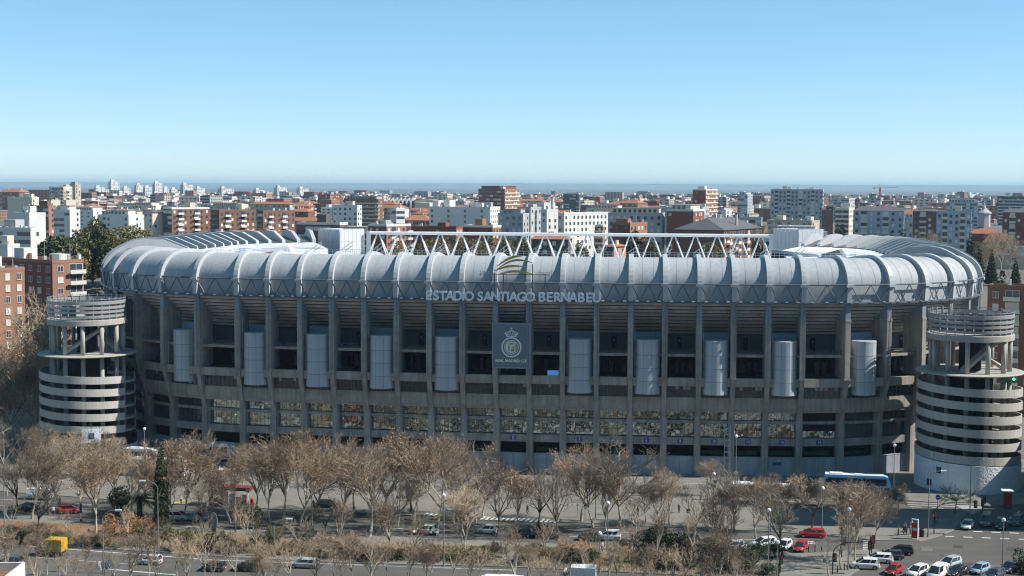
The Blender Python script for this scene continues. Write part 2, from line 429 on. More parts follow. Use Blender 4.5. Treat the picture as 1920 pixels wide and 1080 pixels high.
    for (z0, z1) in ((7.95, 9.3), (9.34, 10.75), (11.45, 13.3)):
        mbj = MB()
        for k in range(nx):
            u0 = 0.09 + 0.82 * k / nx; u1 = u0 + 0.82 / nx - 0.008
            j = [rs.uniform(-.02, .02) for _ in range(4)]
            q = [SB(i, u0, -4.1 + j[0], z0), SB(i, u1, -4.1 + j[1], z0), SB(i, u1, -4.1 + j[2], z1), SB(i, u0, -4.1 + j[3], z1)]
            bk = [SB(i, u0, -4.18, z0), SB(i, u1, -4.18, z0), SB(i, u1, -4.18, z1), SB(i, u0, -4.18, z1)]
            mb = mbj if corner else MB()
            mb.add(q + bk, [(0,1,2,3),(0,4,5,1),(1,5,6,2),(2,6,7,3),(3,7,4,0)])
            if not corner and NPANE < 330:
                mb.build('pane', c_mirror, gz, fix=False); NPANE += 1
        if corner: tag(mbj.build('panes', c_glass if ST[i][0] > 0 or True else c_mirror, gz, fix=False), kind='stuff')
    mb = MB(); bbox(mb, i, -4.1, -3.4, 10.8, 11.4, 0.4); mb.build('transom_beam', c_conc, STAD)
    mb = MB(); bbox(mb, i, -4.2, -3.1, 6.35, 7.85, 0.45); fa = mb.build('fascia_beam', c_conc, STAD)
    k = i - CREST
    if k == 0 or 2 <= k <= 9 and k != 8 or k in (8,):
        mb = MB(); bbox(mb, i, -3.08, -3.0, 6.75, 7.55, 0, 0, 0.42, 0.58); mb.build('gate_plate', c_blue, fa)
        num = {0: '0', 2: '2', 3: '4', 4: '6', 5: '8', 6: '10', 7: '12', 8: '14', 9: '16'}[k]
        a = (ST[i][2] + ST[i+1][2]) / 2
        text('gate_number', num, 0.72 if k else 1.0, c_white, fa, SB(i, 0.5, -2.97, 7.15), (PI/2, 0, a), 0.02, 0.01)
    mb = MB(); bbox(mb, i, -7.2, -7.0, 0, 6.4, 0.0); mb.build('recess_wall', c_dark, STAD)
    for kk in range(2):
        mb = MB(); bbox(mb, i, -3.9, -3.55, 0, 3.75, 0, 0, 0.07 + kk * .432, 0.495 + kk * .432); mb.build('base_panel', c_base, STAD)
    mb = MB(); bbox(mb, i, -4.0, -3.5, 3.78, 3.95, 0.45); mb.build('base_coping', c_base, STAD)
    if k in (-2, 1, 3, 6, 7, 8, 9, 10):
        mb = MB(); bbox(mb, i, -5.0, -4.9, 4.15, 5.0, 0, 0, 0.18, 0.82); mb.build('banner', c_green, STAD)
    if k == 8:
        mb = MB(); bbox(mb, i, -3.53, -3.47, 2.3, 2.95, 0, 0, 0.25, 0.5); mb.build('wall_sign', c_blue, STAD)
PIL = [(0, 20.45), (0, 32.2), (-5.2, 32.2), (-5.2, 20.45)]
PILH = [(-0.14, 32.21), (-0.14, 35.95), (-0.9, 35.95), (-5.1, 32.4), (-5.1, 32.21)]
for i in range(DET0, DET1 + 1):
    wid = 1.12
    mb = MB(); plate(mb, i, PIL, wid); pl = mb.build('pillar', c_conc, STAD)
    mb = MB(); plate(mb, i, PILH, wid - .05); mb.build('pillar_head', c_head, pl)
    mb = MB(); plate(mb, i, [(0.06, 32.05), (0.06, 32.5), (-5.0, 32.5), (-5.26, 32.05)], wid + .14); plate(mb, i, [(0.1, 20.2), (0.1, 20.5), (-1.5, 20.5), (-1.5, 20.2)], wid + .2); mb.build('collar', c_conc, pl)
    mb = MB(); plate(mb, i, [(-0.02, 20.4), (-2.7, 11.2), (-3.7, 11.2), (-4.6, 20.4)], 0.95); mb.build('raking_strut', c_conc, STAD)
    mb = MB(); a, b = SP(i, -2.55, 0), SP(i, -2.55, 0)
    plate(mb, i, [(-2.55, 0), (-2.55, 11.3), (-3.0, 13.6), (-4.7, 13.6), (-4.7, 0)], 1.3); mb.build('column', c_conc, STAD)
    if i % 2 == 0:
        mb = MB(); mb.tube(SP(i, 0.12, 20.6, 0.2), SP(i, 0.12, 35.4, 0.2), 0.05, None, 5); mb.build('drainpipe', c_steel, STAD)
    if i % 2 == 1:
        mb = MB(); mb.tube(SP(i, -1.0, 20.6, 0.9), SP(i, -1.0, 31.0, 0.9), 0.05, None, 5); mb.build('drainpipe', c_rib, STAD)
# ---- silver drums in every second bay
pan = MB(); rr = 2.72
v = []; nseg = 3; dth = 2 * PI / 10
rows = [[(r_ * math.cos(-dth/2 + dth * (0.012 + 0.976 * k / nseg)), r_ * math.sin(-dth/2 + dth * (0.012 + 0.976 * k / nseg)), z) for k in range(nseg + 1)] for r_, z in ((rr, 0.03), (rr, 2.63))]
pan.loft(rows); pan_me = pan.mesh('drum_panel', c_drum)
for p in pan_me.polygons: p.use_smooth = True
core = MB(); core.lathe([(0.01, 0.1), (rr - .07, 0.1), (rr - .07, 10.75), (0.01, 10.75)], 20); core_me = core.mesh('drum', c_steel)
cap = MB(); cap.lathe([(0.01, 10.78), (rr + .03, 10.78), (rr + .03, 11.1), (rr - .25, 11.22), (0.01, 11.25)], 24); cap_me = cap.mesh('drum_cap', c_drum)
for k in (-10, -8, -6, -4, -2, 2, 4, 6, 8, 10):
    i = CREST + k; a = (ST[i][2] + ST[i+1][2]) / 2
    d = link('drum', core_me, STAD, SB(i, 0.5, -2.35, 16.95), a)
    link('drum_cap', cap_me, d)
    for t in range(4):
        for q in range(7):
            o = link('drum_panel', pan_me, d, (0, 0, 0.12 + t * 2.67), -PI/2 + (q - 3) * dth)
    mb = MB(); bbox(mb, i, -5.4, -5.25, 26.0, 29.3, 0.5); mb.build('header_panel', mat('header_blue', (0.36, 0.42, 0.52), 0.5, 0.08, 0.6), STAD)
# ---- crest panel
i = CREST
pa, pb = SP(i, 0.25, 0), SP(i + 1, 0.25, 0)
PX = 3.85; zc = 26.65
mb = MB(); mb.box(-PX, PX, -0.62, -0.2, 22.15, 31.15); cpn = mb.build('crest_panel', c_crestp, STAD)
mb = MB()
for (x0, x1, z0, z1) in ((-PX - .12, PX + .12, 31.0, 31.3), (-PX - .12, PX + .12, 22.0, 22.3), (-PX - .12, -PX + .15, 22.3, 31.0), (PX - .15, PX + .12, 22.3, 31.0)):
    mb.box(x0, x1, -0.7, -0.2, z0, z1)
for (x0, x1, z0, z1) in ((-3.25, 3.25, 30.5, 30.56), (-3.25, 3.25, 22.75, 22.81), (-3.25, -3.19, 22.8, 30.5), (3.19, 3.25, 22.8, 30.5)):
    mb.box(x0, x1, -0.66, -0.6, z0, z1)
mb.build('frame', mat('panel_frame', (0.28, 0.31, 0.36), 0.5, 0.05), cpn)
text('crest_lettering', 'REAL MADRID C.F.', 0.8, c_silver, cpn, (0, -0.66, 23.55), (PI/2, 0, 0), 0.03, 0.03)
def ringm(mb, r0, r1, cz, y0, y1, n=32, a0=0, a1=2*PI, cx=0, mi=0):
    k = n
    A = [(cx + r0 * math.cos(a0 + (a1 - a0) * t / k), cz + r0 * math.sin(a0 + (a1 - a0) * t / k)) for t in range(k + 1)]
    Bp = [(cx + r1 * math.cos(a0 + (a1 - a0) * t / k), cz + r1 * math.sin(a0 + (a1 - a0) * t / k)) for t in range(k + 1)]
    rows = [[(x, y1, z) for x, z in A], [(x, y0, z) for x, z in A], [(x, y0, z) for x, z in Bp], [(x, y1, z) for x, z in Bp]]
    mb.loft(rows + [rows[0]], mi)
cz = 26.35
mb = MB(); mb.tube((0, -.6, cz), (0, -.64, cz), 1.4, None, 32); mb.build('crest_field', mat('crest_tan', (0.40, 0.33, 0.20), 0.5, 0.1), cpn)
mb = MB(); ringm(mb, 1.78, 2.08, cz, -0.74, -0.6); ringm(mb, 1.4, 1.52, cz, -0.72, -0.6); mb.build('crest_ring', c_silver, cpn)
mb = MB()
mb.extrude([(-1.15, -0.66, cz - 1.0), (-0.75, -0.66, cz - 1.25), (1.2, -0.66, cz + .75), (0.9, -0.66, cz + 1.1)], (0, 0.05, 0)); mb.build('crest_band', c_gold, cpn)
mb = MB()    # interlaced letters inside the ring
ringm(mb, 0.95, 1.2, cz, -0.73, -0.6, 20, R(45), R(315))
for x0, z0, x1, z1 in ((-0.85, -0.9, -0.65, 1.0), (0.65, -0.9, 0.85, 1.0)):
    mb.extrude([(x0, -0.75, cz + z0), (x1, -0.75, cz + z0), (x1, -0.75, cz + z1), (x0, -0.75, cz + z1)], (0, 0.1, 0))
mb.extrude([(-0.85, -0.75, cz + 1.0), (-0.6, -0.75, cz + 1.0), (0.12, -0.75, cz - .1), (-0.1, -0.75, cz - .1)], (0, 0.1, 0))
mb.extrude([(0.85, -0.75, cz + 1.0), (0.6, -0.75, cz + 1.0), (-0.12, -0.75, cz - .1), (0.1, -0.75, cz - .1)], (0, 0.1, 0))
for x0, x1, z0, z1 in ((-0.28, -0.08, -1.2, 0.5), (-0.08, 0.55, 0.32, 0.5), (-0.08, 0.4, -0.4, -0.22)):
    mb.extrude([(x0, -0.77, cz + z0), (x1, -0.77, cz + z0), (x1, -0.77, cz + z1), (x0, -0.77, cz + z1)], (0, 0.1, 0))
mb.build('crest_letters', c_silver, cpn)
mb = MB(); kz = cz + 2.12
for k in range(5):
    x = -1.15 + k * 0.575; ringm(mb, 0.24, 0.36, kz + 0.75 + (0.12 if k == 2 else 0), -0.73, -0.6, 10, 0, 2*PI, x * 0.92)
mb.extrude([(-1.3, -0.72, kz + .75), (-0.95, -0.72, kz), (0.95, -0.72, kz), (1.3, -0.72, kz + .75), (1.1, -0.72, kz + .8), (0.8, -0.72, kz + .25), (-0.8, -0.72, kz + .25), (-1.1, -0.72, kz + .8)], (0, 0.1, 0))
ringm(mb, 0.55, 0.68, kz + 0.75, -0.72, -0.6, 14, 0, PI)
mb.box(-0.07, 0.07, -0.73, -0.6, kz + 1.35, kz + 1.95); mb.box(-0.22, 0.22, -0.73, -0.6, kz + 1.62, kz + 1.76)
mb.build('crest_crown', c_silver, cpn)
# ---- big sign letters hung on the eave
CW = {'E': .67, 'S': .67, 'T': .61, 'A': .70, 'D': .72, 'I': .29, 'O': .78, 'N': .72, 'G': .77, 'B': .72, 'R': .72, 'U': .72, ' ': .30}
word = 'ESTADIO SANTIAGO BERNABEU'; tot = sum(CW[ch] for ch in word)
x = -17.75; kx = 35.9 / tot
for ch in word:
    wch = CW[ch] * kx
    if ch != ' ':
        sx = x + wch / 2
        text('letter', ch, 2.62, c_letter, STAD, (sx, -1.5 + sx * sx / 1400, 36.65), (PI/2, 0, sx / 700), 0.12, 0.075)
    x += wch
mb = MB()
for k in range(13):
    sx = -17.5 + 35 * k / 12; mb.tube((sx, -1.35, 36.2), (sx, -0.2, 36.0), 0.04, None, 4)
mb.build('letter_rail', c_steel, STAD)
# ---- gold strokes of the anniversary emblem
em = MB(); em.box(-3.6, -3.35, -1.3, -1.1, 36, 41.6); em.box(4.2, 4.4, -1.3, -1.1, 36, 43.4); em.box(-3.6, 7.6, -1.25, -1.15, 41.2, 41.32); em.box(-6.6, -3.6, -1.25, -1.15, 41.2, 41.3); em.box(6.8, 7.0, -1.3, -1.1, 36, 41.2); em.box(-1.7, -1.5, -1.3, -1.1, 36, 41.2)
emo = em.build('emblem_frame', c_steel, STAD)
for (x0, z0, x1, z1, bow, th) in ((-2.9, 42.9, 2.9, 45.1, 0.75, 0.5), (-2.8, 42.35, 4.6, 43.6, 1.35, 0.42), (-3.4, 41.95, 2.9, 42.85, 0.6, 0.42), (-2.6, 41.2, 4.7, 41.3, 0.75, 0.42)):
    n = 12; up = []; dn = []
    for k in range(n + 1):
        u = k / n; xx = x0 + (x1 - x0) * u; zz = z0 + (z1 - z0) * u + bow * math.sin(PI * u) * (1 - .25 * u); tt = th * math.sin(PI * min(1, u * .92 + .08)) * .5 + .03
        up.append((xx, zz + tt)); dn.append((xx, zz - tt))
    mb = MB(); mb.loft([[(p[0], -1.42, p[1]) for p in up], [(p[0], -1.42, p[1]) for p in dn], [(p[0], -1.3, p[1]) for p in dn], [(p[0], -1.3, p[1]) for p in up], [(p[0], -1.42, p[1]) for p in up]])
    mb.build('emblem_stroke', c_gold, emo)
text('emblem_year', '1902', 1.5, c_rib, emo, (-5.2, -1.35, 41.4), (PI/2, 0, 0), 0.02, 0.0)
text('emblem_year', '2002', 1.25, c_rib, emo, (6.7, -1.35, 41.35), (PI/2, 0, 0), 0.02, 0.0)
# ---- things on the roof: railings, ladders, truss, media boxes, openings
for i in range(I0 - 10, I0 + 10):
    mb = MB()
    for j in range(7): p = SB(i, j / 7, -7.4, 44.6); mb.tube(p, p + Vector((0, 0, 1.0)), 0.04, None, 4)
    for z in (45.1, 45.6): mb.tube(SB(i, 0, -7.4, z), SB(i, 1, -7.4, z), 0.04, None, 4)
    mb.build('roof_railing', c_white, STAD)
    if -9 < i - I0 < 8:
        mb = MB(); sg = 1
        for e in (0, 0.8):
            a = SB(i, 0.9, -9.5 - e, 44.5); b = SB(i, 0.9, -9.5 - e, 46.2) + Vector((2.2, 0, 0)); mb.tube(a, b, 0.07, None, 4)
            for q in (0.0, 0.5, 1.0):
                c = a.lerp(b, q); mb.tube(c, Vector((c.x, c.y, c.z + .9)), 0.04, None, 4)
            mb.tube(a + Vector((0, 0, .9)), b + Vector((0, 0, .9)), 0.05, None, 4)
        mb.build('access_ladder', c_white, STAD)
TR = thing('roof_truss', None, None); del_keys = None
TR.parent = STAD
x0, x1, yt = -57.0, 58.5, 121.0; zb, zt = 38.6, 45.5
mb = MB(); mb.tube((x0, yt, zt), (x1, yt, zt), 0.45, None, 8); mb.build('chord', c_white, TR)
for dy in (-1.6, 1.6):
    mb = MB(); mb.tube((x0, yt + dy, zb), (x1, yt + dy, zb), 0.35, None, 6); mb.build('chord', c_white, TR)
n = 19; br = MB(); br.tube((0, 0, 0), (1, 0, 0), 0.2, None, 6); wdt = (x1 - x0) / n
for k in range(n):
    for dy in (-1.6, 1.6):
        for sg in (-1, 1):
            mb = MB(); ax = x0 + (k + .5) * wdt
            mb.tube((ax + sg * .35, yt, zt - .3), (ax + sg * wdt * .47, yt + dy, zb), 0.21, None, 6); mb.build('brace', c_white, TR)
for xx in (x0 + .2, x1 - .2):
    mb = MB(); mb.box(xx - .5, xx + .5, yt - .5, yt + .5, zb - 3, zt + .5); mb.build('end_post', c_white, TR)
mb = MB(); mb.box(x0, x1, yt - 14, yt + 14, 36.5, 37.2); mb.build('east_roof', c_roof, STAD)
def media(cx, cy, rz, w_, d_, z0, z1):
    bx_ = MB(); M_ = Matrix.Translation((cx, cy, 0)) @ Matrix.Rotation(rz, 4, 'Z'); bx_.M = M_
    bx_.box(-w_/2, w_/2, -d_/2, d_/2, z0, z1 - .9)
    o = bx_.build('media_box', c_mesh, STAD)
    n = 6; h = (z1 - z0)
    for f_ in range(4):
        mb = MB(); mb.M = M_ @ Matrix.Rotation(f_ * PI/2, 4, 'Z')
        hw, hd = (w_/2, d_/2) if f_ % 2 == 0 else (d_/2, w_/2)
        for k in range(n):
            for j in range(3):
                mb.box(-hw + 2*hw*k/n + .04, -hw + 2*hw*(k+1)/n - .04, -hd - .12, -hd - .02, z0 + h*j/3 + .03, z0 + h*(j+1)/3 - .03)
        mb.build('cladding_panels', c_mesh, o)
pL = STAD_inv = None
def loc(px, py, Y):
    p = V(px, py, Y); q = Matrix.Rotation(R(7), 4, 'Z') @ (p - Vector((0, 298, 0))); return q
q = loc(640, 430, 424); media(q.x, q.y, R(-28), 8.2, 10.5, 36, q.z + .2)
q = loc(1497, 430, 424); media(q.x, q.y, R(38), 9.5, 10.5, 36, q.z + .2)
# openings at the inner corners of the roof
def screen(px0, px1, pt, pb_, Y, m1, m2, rz, nm):
    a = loc(px0, pt, Y); b = loc(px1, pt, Y); z1 = a.z; z0 = loc(px0, pb_, Y).z
    mb = MB(); M_ = Matrix.Translation((a.x, a.y, 0)) @ Matrix.Rotation(rz, 4, 'Z'); mb.M = M_; L = (b - a).length
    mb.add([(0,0,z0),(0,0,z1-.6),(L,0,z1+.5),(L+1.5,0,z0),(0,6,z0),(0,6,z1-.6),(L,6,z1+.5),(L+1.5,6,z0)], [(0,3,2,1),(4,5,6,7),(0,1,5,4),(1,2,6,5),(2,3,7,6)])
    o = mb.build(nm, m1, STAD)
    mb = MB(); mb.M = M_; mb.add([(.8,-.08,z0+.1),(.8,-.08,z1-1.5),(L-.6,-.08,z1-.5),(L+.4,-.08,z0+.1)], [(0,3,2,1)]); mb.add([(.8,-.02,z0+.1),(.8,-.02,z1-1.5),(L-.6,-.02,z1-.5),(L+.4,-.02,z0+.1)], [(0,1,2,3)])
    mb.build('screen_face', m2, o)
screen(478, 540, 464, 482, 352, c_white, c_red, R(7), 'roof_screen')
screen(1540, 1572, 472, 486, 342, c_steel, c_red, R(-12), 'roof_screen')
q0, q1 = loc(1447, 468, 365), loc(1535, 476, 350)
mb = MB(); d = q1 - q0; mb.obox((q0.x, q0.y, 38), (d.x, d.y, -.6), (0, 3, 0), (0, 0, q0.z - 38)); bxs = mb.build('glass_box', c_glass, STAD)
mb = MB(); mb.obox((q0.x, q0.y - .3, q0.z - .7), (d.x, d.y, -.6), (0, 4, 0), (0, 0, 0.7)); mb.build('glass_box_roof', c_rib, bxs)
# blue print across the north and south roofs
def roofprint(i0, nn, sgn):
    mb = MB(); rs2 = random.Random(5 + i0)
    for k in range(nn):
        for j in range(3):
            if rs2.random() < .75:
                i = i0 + k // 3; u = (k % 3) / 3 + .06; n0 = -25 - j * 3.3 - rs2.uniform(0, .8)
                zz = lambda n: np.interp(-n, [17, 24, 34, 42], [43.2, 43.0, 42.6, 42.2]) + 0.05
                L_ = rs2.choice((1.6, 2.4, 3.0)); du = 0.1 if rs2.random() < .6 else .2
                q = [SB(i, u, n0, zz(n0)), SB(i, u + du, n0, zz(n0)), SB(i, u + du, n0 - L_, zz(n0 - L_)), SB(i, u, n0 - L_, zz(n0 - L_))]
                mb.add(q + [p - Vector((0, 0, .04)) for p in q], [(0,1,2,3),(0,4,5,1),(1,5,6,2),(2,6,7,3),(3,7,4,0)])
    mb.build('roof_lettering', c_print, STAD)
roofprint(9, 15, -1); roofprint(len(ST) - 15, 15, 1)
# footbridges to the ramp towers
for sg, i in ((1, I0 + 12), (-1, I0 - 13)):
    a = SP(i, 0.5, 19.0); b = Vector((sg * 87, 6, 19.0)); d = (b - a); d.z = 0; nrm = Vector((-d.y, d.x, 0)).normalized() * 1.6
    mb = MB(); mb.obox(a - nrm + Vector((0, 0, -.6)), d, nrm * 2, (0, 0, 0.6)); mb.obox(a - nrm, d, nrm * .1, (0, 0, 1.0)); mb.obox(a + nrm, d, nrm * .1, (0, 0, 1.0))
    mb.build('footbridge', c_conc, STAD)
# scaffold lift mast in front of the right half
p = SP(I0 + 6, -1.2, 0, -.9); mb = MB()
for dx in (-.55, .55):
    mb.box(p.x + dx - .08, p.x + dx + .08, p.y - .9, p.y - .75, 0, 11); 
for k in range(9): mb.box(p.x - .55, p.x + .55, p.y - .88, p.y - .78, 0.6 + k * 1.2, 0.8 + k * 1.2)
mb.build('ladder_mast', c_rib, STAD)
mb = MB(); i = CREST + 1; bbox(mb, i, -1.45, -1.2, 20.5, 21.5, 0, 0, 0.55, 0.88); mb.build('lit_screen', mat('screen_blue', (0.12, 0.35, 0.75), 0.5, 0.05, emit=0.25), STAD)

# ------------------------------------------------------------------ ramp towers
c_ramp = mat('ramp_band', (0.47, 0.45, 0.415), 0.7, 0.07, 0.4, 0.04, 2.0, streak=0.1)
c_tc = mat('tower_concrete', (0.42, 0.40, 0.36), 0.8, 0.12, 0.5, 0.1, 3.0, streak=0.15)
c_stucco = mat('white_stucco', (0.80, 0.81, 0.83), 0.9, 0.04, 0.8, 0.9, 2.6)
c_slat = mat('slat_metal', (0.38, 0.38, 0.37), 0.4, 0.05, 0.8, metal=0.3)
c_tint = mat('tower_glass', (0.10, 0.12, 0.14), 0.1, 0.1, spec=0.8)
def helix_z(ph, z0): return z0 + 2.63 * ph / (2 * PI)
def ramp_tower(loc, label, kind):
    zo = -1.5 if kind == 'left' else 0.0
    T = thing('ramp_tower', label, 'ramp tower', loc, 0)
    Rr = 10.1; zb = 7.3 + zo - 2.63 * 0.25                 # top of the lowest band where ph = 0 (right side)
    npan = 14; nseg = 6
    turns = 6 if kind == 'right' else 6
    P = lambda r, ph, z: (r * math.cos(-ph), r * math.sin(-ph), z)
    tot = int(npan * turns)
    for k in range(-4, tot - 4):
        if kind == 'left' and abs(((k + .5) / npan + .5) % 1 - .5) < .085: continue
        mb = MB(); rows = []; off = []
        for (r, dz) in ((Rr, -1.55), (Rr, 0)):
            rows.append([P(r, 2*PI*(k + .004 + .992*j/nseg)/npan, helix_z(2*PI*(k + j/nseg)/npan, zb) + dz) for j in range(nseg + 1)])
        for (r, dz) in ((Rr - .22, -1.55), (Rr - .22, 0)):
            off.append([P(r, 2*PI*(k + .004 + .992*j/nseg)/npan, helix_z(2*PI*(k + j/nseg)/npan, zb) + dz) for j in range(nseg + 1)])
        mb.shell(rows, off); o = mb.build('parapet_panel', c_ramp, T, fix=True)
    mb = MB(); rows = []; off = []
    N = tot * 4
    ring = lambda dz, r: [P(r, 2*PI*(k/4 - 4)/npan, helix_z(2*PI*(k/4 - 4)/npan, zb) + dz) for k in range(N + 1)]
    mb.shell([ring(-1.2, 4.6), ring(-1.2, Rr - .2)], [ring(-1.5, 4.6), ring(-1.5, Rr - .2)])
    mb.build('ramp_slab', c_tc, T)
    # plinth whose top follows the lowest band
    mb = MB(); n = 64
    top = [P(Rr + .12, 2*PI*k/n - PI/2, helix_z(2*PI*k/n - PI/2, zb) - 1.72) for k in range(n + 1)]
    mb.loft([[(p[0], p[1], 0) for p in top], top]); mb.loft([top, [(p[0] * .9, p[1] * .9, p[2]) for p in top]])
    o = mb.build('plinth', c_stucco, T)
    for p in o.data.polygons: p.use_smooth = True
    mb = MB(); mb.lathe([(Rr - .02, 0), (Rr - .02, 5.2)], 48); mb.build('plinth_core', c_dark, T)
    mb = MB(); mb.lathe([(4.5, 0), (4.5, 21.5), (0.01, 21.5)], 20); mb.build('core', c_dark, T)
    # deck disc, columns, ring, slats
    mb = MB(); mb.lathe([(0.01, 22.55), (10.2, 22.75), (10.4, 22.9), (10.4, 23.0), (10.2, 23.1), (0.01, 23.15)], 56); mb.build('deck', c_tc, T)
    col = MB(); col.tube((0, 0, 6), (0, 0, 22.6), 0.46, None, 12); cm1 = col.mesh('column', c_tc)
    col = MB(); col.tube((0, 0, 23.1), (0, 0, 29.4), 0.46, None, 12); cm2 = col.mesh('column', c_tc)
    for me in (cm1, cm2):
        for p in me.polygons: p.use_smooth = len(p.vertices) == 4
    for k in range(12):
        a = 2*PI*(k + .3)/12
        link('column', cm1, T, (7.5*math.cos(a), 7.5*math.sin(a), 0)); link('column', cm2, T, (7.5*math.cos(a), 7.5*math.sin(a), 0))
    mb = MB(); mb.lathe([(5.5, 29.35), (8.15, 29.3), (8.3, 29.4), (8.3, 30.45), (8.1, 30.55), (5.5, 30.5), (5.5, 29.35)], 56); mb.build('ring_slab', c_tc, T)
    for (z0, z1, r) in ((30.95, 31.5, 8.05), (31.9, 32.45, 8.1), (32.75, 33.35, 8.15), (33.75, 34.5, 8.2)):
        mb = MB(); mb.lathe([(r - .1, z0), (r, z0 + .04), (r, z1 - .04), (r - .1, z1), (r - .1, z0)], 56); mb.build('slat', c_slat, T)
    mb = MB()
    for k in range(56): 
        a0, a1 = 2*PI*k/56, 2*PI*(k+1)/56
        mb.tube((8.2*math.cos(a0), 8.2*math.sin(a0), 34.9), (8.2*math.cos(a1), 8.2*math.sin(a1), 34.9), 0.07, None, 4, 0, False)
    mb.build('hand_rail', c_slat, T)
    post = MB(); post.box(-.06, .06, -.08, .08, 30.5, 35.2); pm = post.mesh('post', c_slat)
    for k in range(28):
        a = 2*PI*k/28; link('post', pm, T, (7.98*math.cos(a), 7.98*math.sin(a), 0), a)
    for k in range(28):
        if kind == 'right' or k % 3:
            a = 2*PI*(k + .5)/28; mb = MB(); mb.M = Matrix.Rotation(a, 4, 'Z'); mb.box(7.7, 7.78, -.75, .75, 31.1, 33.6); mb.build('glass_panel', c_tint, T)
    mb = MB(); mb.lathe([(0.01, 30.6), (7.6, 30.6), (7.6, 30.75), (0.01, 30.75)], 32); mb.build('upper_floor', c_tc, T)
    mb = MB(); mb.lathe([(2.2, 23), (2.2, 30)], 12); mb.build('stair_core', c_dark, T)
    for a in (0.5, 2.6):
        mb = MB(); mb.M = Matrix.Rotation(a, 4, 'Z'); mb.obox((-5.5, -4.2, 23.2), (9, 0, 5.6), (0, 1.5, 0), (0, 0, .7)); mb.build('stair_flight', c_tc, T)
    return T
pR = Vector((90.9, 289.3, 0)); pL = Vector((-91.6, 315.0, 0))
TWR = ramp_tower(pR, 'round spiral ramp tower with white textured base at the right end of the stadium', 'right')
TWL = ramp_tower(pL, 'round spiral ramp tower half in shade behind bare trees at the left end', 'left')
# sign boards
def on_drum(T, r, ang, z0, z1, w_, m, name):
    a = ang; n = 5; rows = []
    mb = MB()
    f = lambda rr, z: [(rr*math.cos(a + (j/n - .5)*w_/r), rr*math.sin(a + (j/n - .5)*w_/r), z) for j in range(n + 1)]
    mb.shell([f(r, z0), f(r, z1)], [f(r - .1, z0), f(r - .1, z1)]); return mb.build(name, m, T)
c_signw = mat('sign_white', (0.72, 0.75, 0.82), 0.5, 0.04); c_emb = mat('sign_emblem', (0.02, 0.04, 0.09), 0.5, 0.1); c_emg = mat('sign_emblem_green', (0.05, 0.12, 0.12), 0.5, 0.1)
def signb(T, r, ang, zc, w_, h_):
    b = on_drum(T, r, ang, zc - h_/2, zc + h_/2, w_, c_signw, 'sign_board')
    on_drum(b, r + .05, ang, zc - h_*.22, zc + h_*.22, w_*.30, c_emb, 'emblem'); on_drum(b, r + .08, ang, zc - h_*.14, zc + h_*.14, w_*.2, c_emg, 'emblem_core')
    for k in range(12):
        t = 2*PI*k/12; on_drum(b, r + .04, ang + .32*w_/r*math.cos(t)*1.0, zc + h_*.36*math.sin(t) - .05, zc + h_*.36*math.sin(t) + .05, .16, c_emb, 'star_mark')
signb(TWR, 10.35, R(-138), 4.3, 3.6, 2.9)
signb(TWL, 10.45, R(-71), 6.4, 3.9, 2.9)
mb = MB(); on_drum(TWR, 10.34, R(-151), 0.9, 2.2, 1.1, c_emb, 'vent_grille')
zz = helix_z(R(148), 7.3 - 2.63*.25) - 0.75
ang = R(-148)
text('tower_lettering', 'B', 1.25, c_signw, TWR, (10.2*math.cos(ang), 10.2*math.sin(ang), zz), (PI/2, 0, ang + PI/2), 0.03, 0.02)
ang = R(-156)
text('tower_lettering', 'TORRE', 0.5, c_signw, TWR, (10.2*math.cos(ang), 10.2*math.sin(ang), zz + .15), (PI/2, 0, ang + PI/2), 0.02, 0.0)
# ------------------------------------------------------------------ ground, roads, hills, air
def ZT(Y):
    t = min(1, max(0, (Y - 445) / 75)); return 24 * t * t * (3 - 2 * t)
def ground_mat():
    m = bpy.data.materials.new('ground_asphalt'); m.use_nodes = True; t = m.node_tree; b = t.nodes['Principled BSDF']
    b.inputs['Roughness'].default_value = 0.9; b.inputs['Specular IOR Level'].default_value = 0.25
    tc = t.nodes.new('ShaderNodeTexCoord')
    def noise(sc, det=6, sx=1, sy=1, rz=R(-10)):
        mp = t.nodes.new('ShaderNodeMapping'); mp.inputs['Scale'].default_value = (sx, sy, 1); mp.inputs['Rotation'].default_value = (0, 0, -rz)
        n = t.nodes.new('ShaderNodeTexNoise'); n.inputs['Scale'].default_value = sc; n.inputs['Detail'].default_value = det
        t.links.new(tc.outputs['Object'], mp.inputs[0]); t.links.new(mp.outputs[0], n.inputs['Vector']); return n.outputs[0]
    def rng(s, a, b_, c, d):
        r = t.nodes.new('ShaderNodeMapRange'); r.inputs[1].default_value = a; r.inputs[2].default_value = b_; r.inputs[3].default_value = c; r.inputs[4].default_value = d
        t.links.new(s, r.inputs[0]); return r.outputs[0]
    def mul(a, b_):
        n = t.nodes.new('ShaderNodeMath'); n.operation = 'MULTIPLY'; t.links.new(a, n.inputs[0]); t.links.new(b_, n.inputs[1]); return n.outputs[0]
    v = mul(mul(rng(noise(0.04), .3, .7, .82, 1.15), rng(noise(0.5, 6, 0.12, 1.0), .3, .7, .88, 1.1)), rng(noise(6, 4), .3, .7, .9, 1.1))
    vm = t.nodes.new('ShaderNodeVectorMath'); vm.operation = 'SCALE'; vm.inputs[0].default_value = (0.108, 0.102, 0.094)
    t.links.new(v, vm.inputs['Scale']); t.links.new(vm.outputs[0], b.inputs['Base Color'])
    return m
m_asph = ground_mat()
m_pave = mat('pavement_slabs', (0.205, 0.193, 0.172), 0.9, 0.2, 0.09, 0.0)
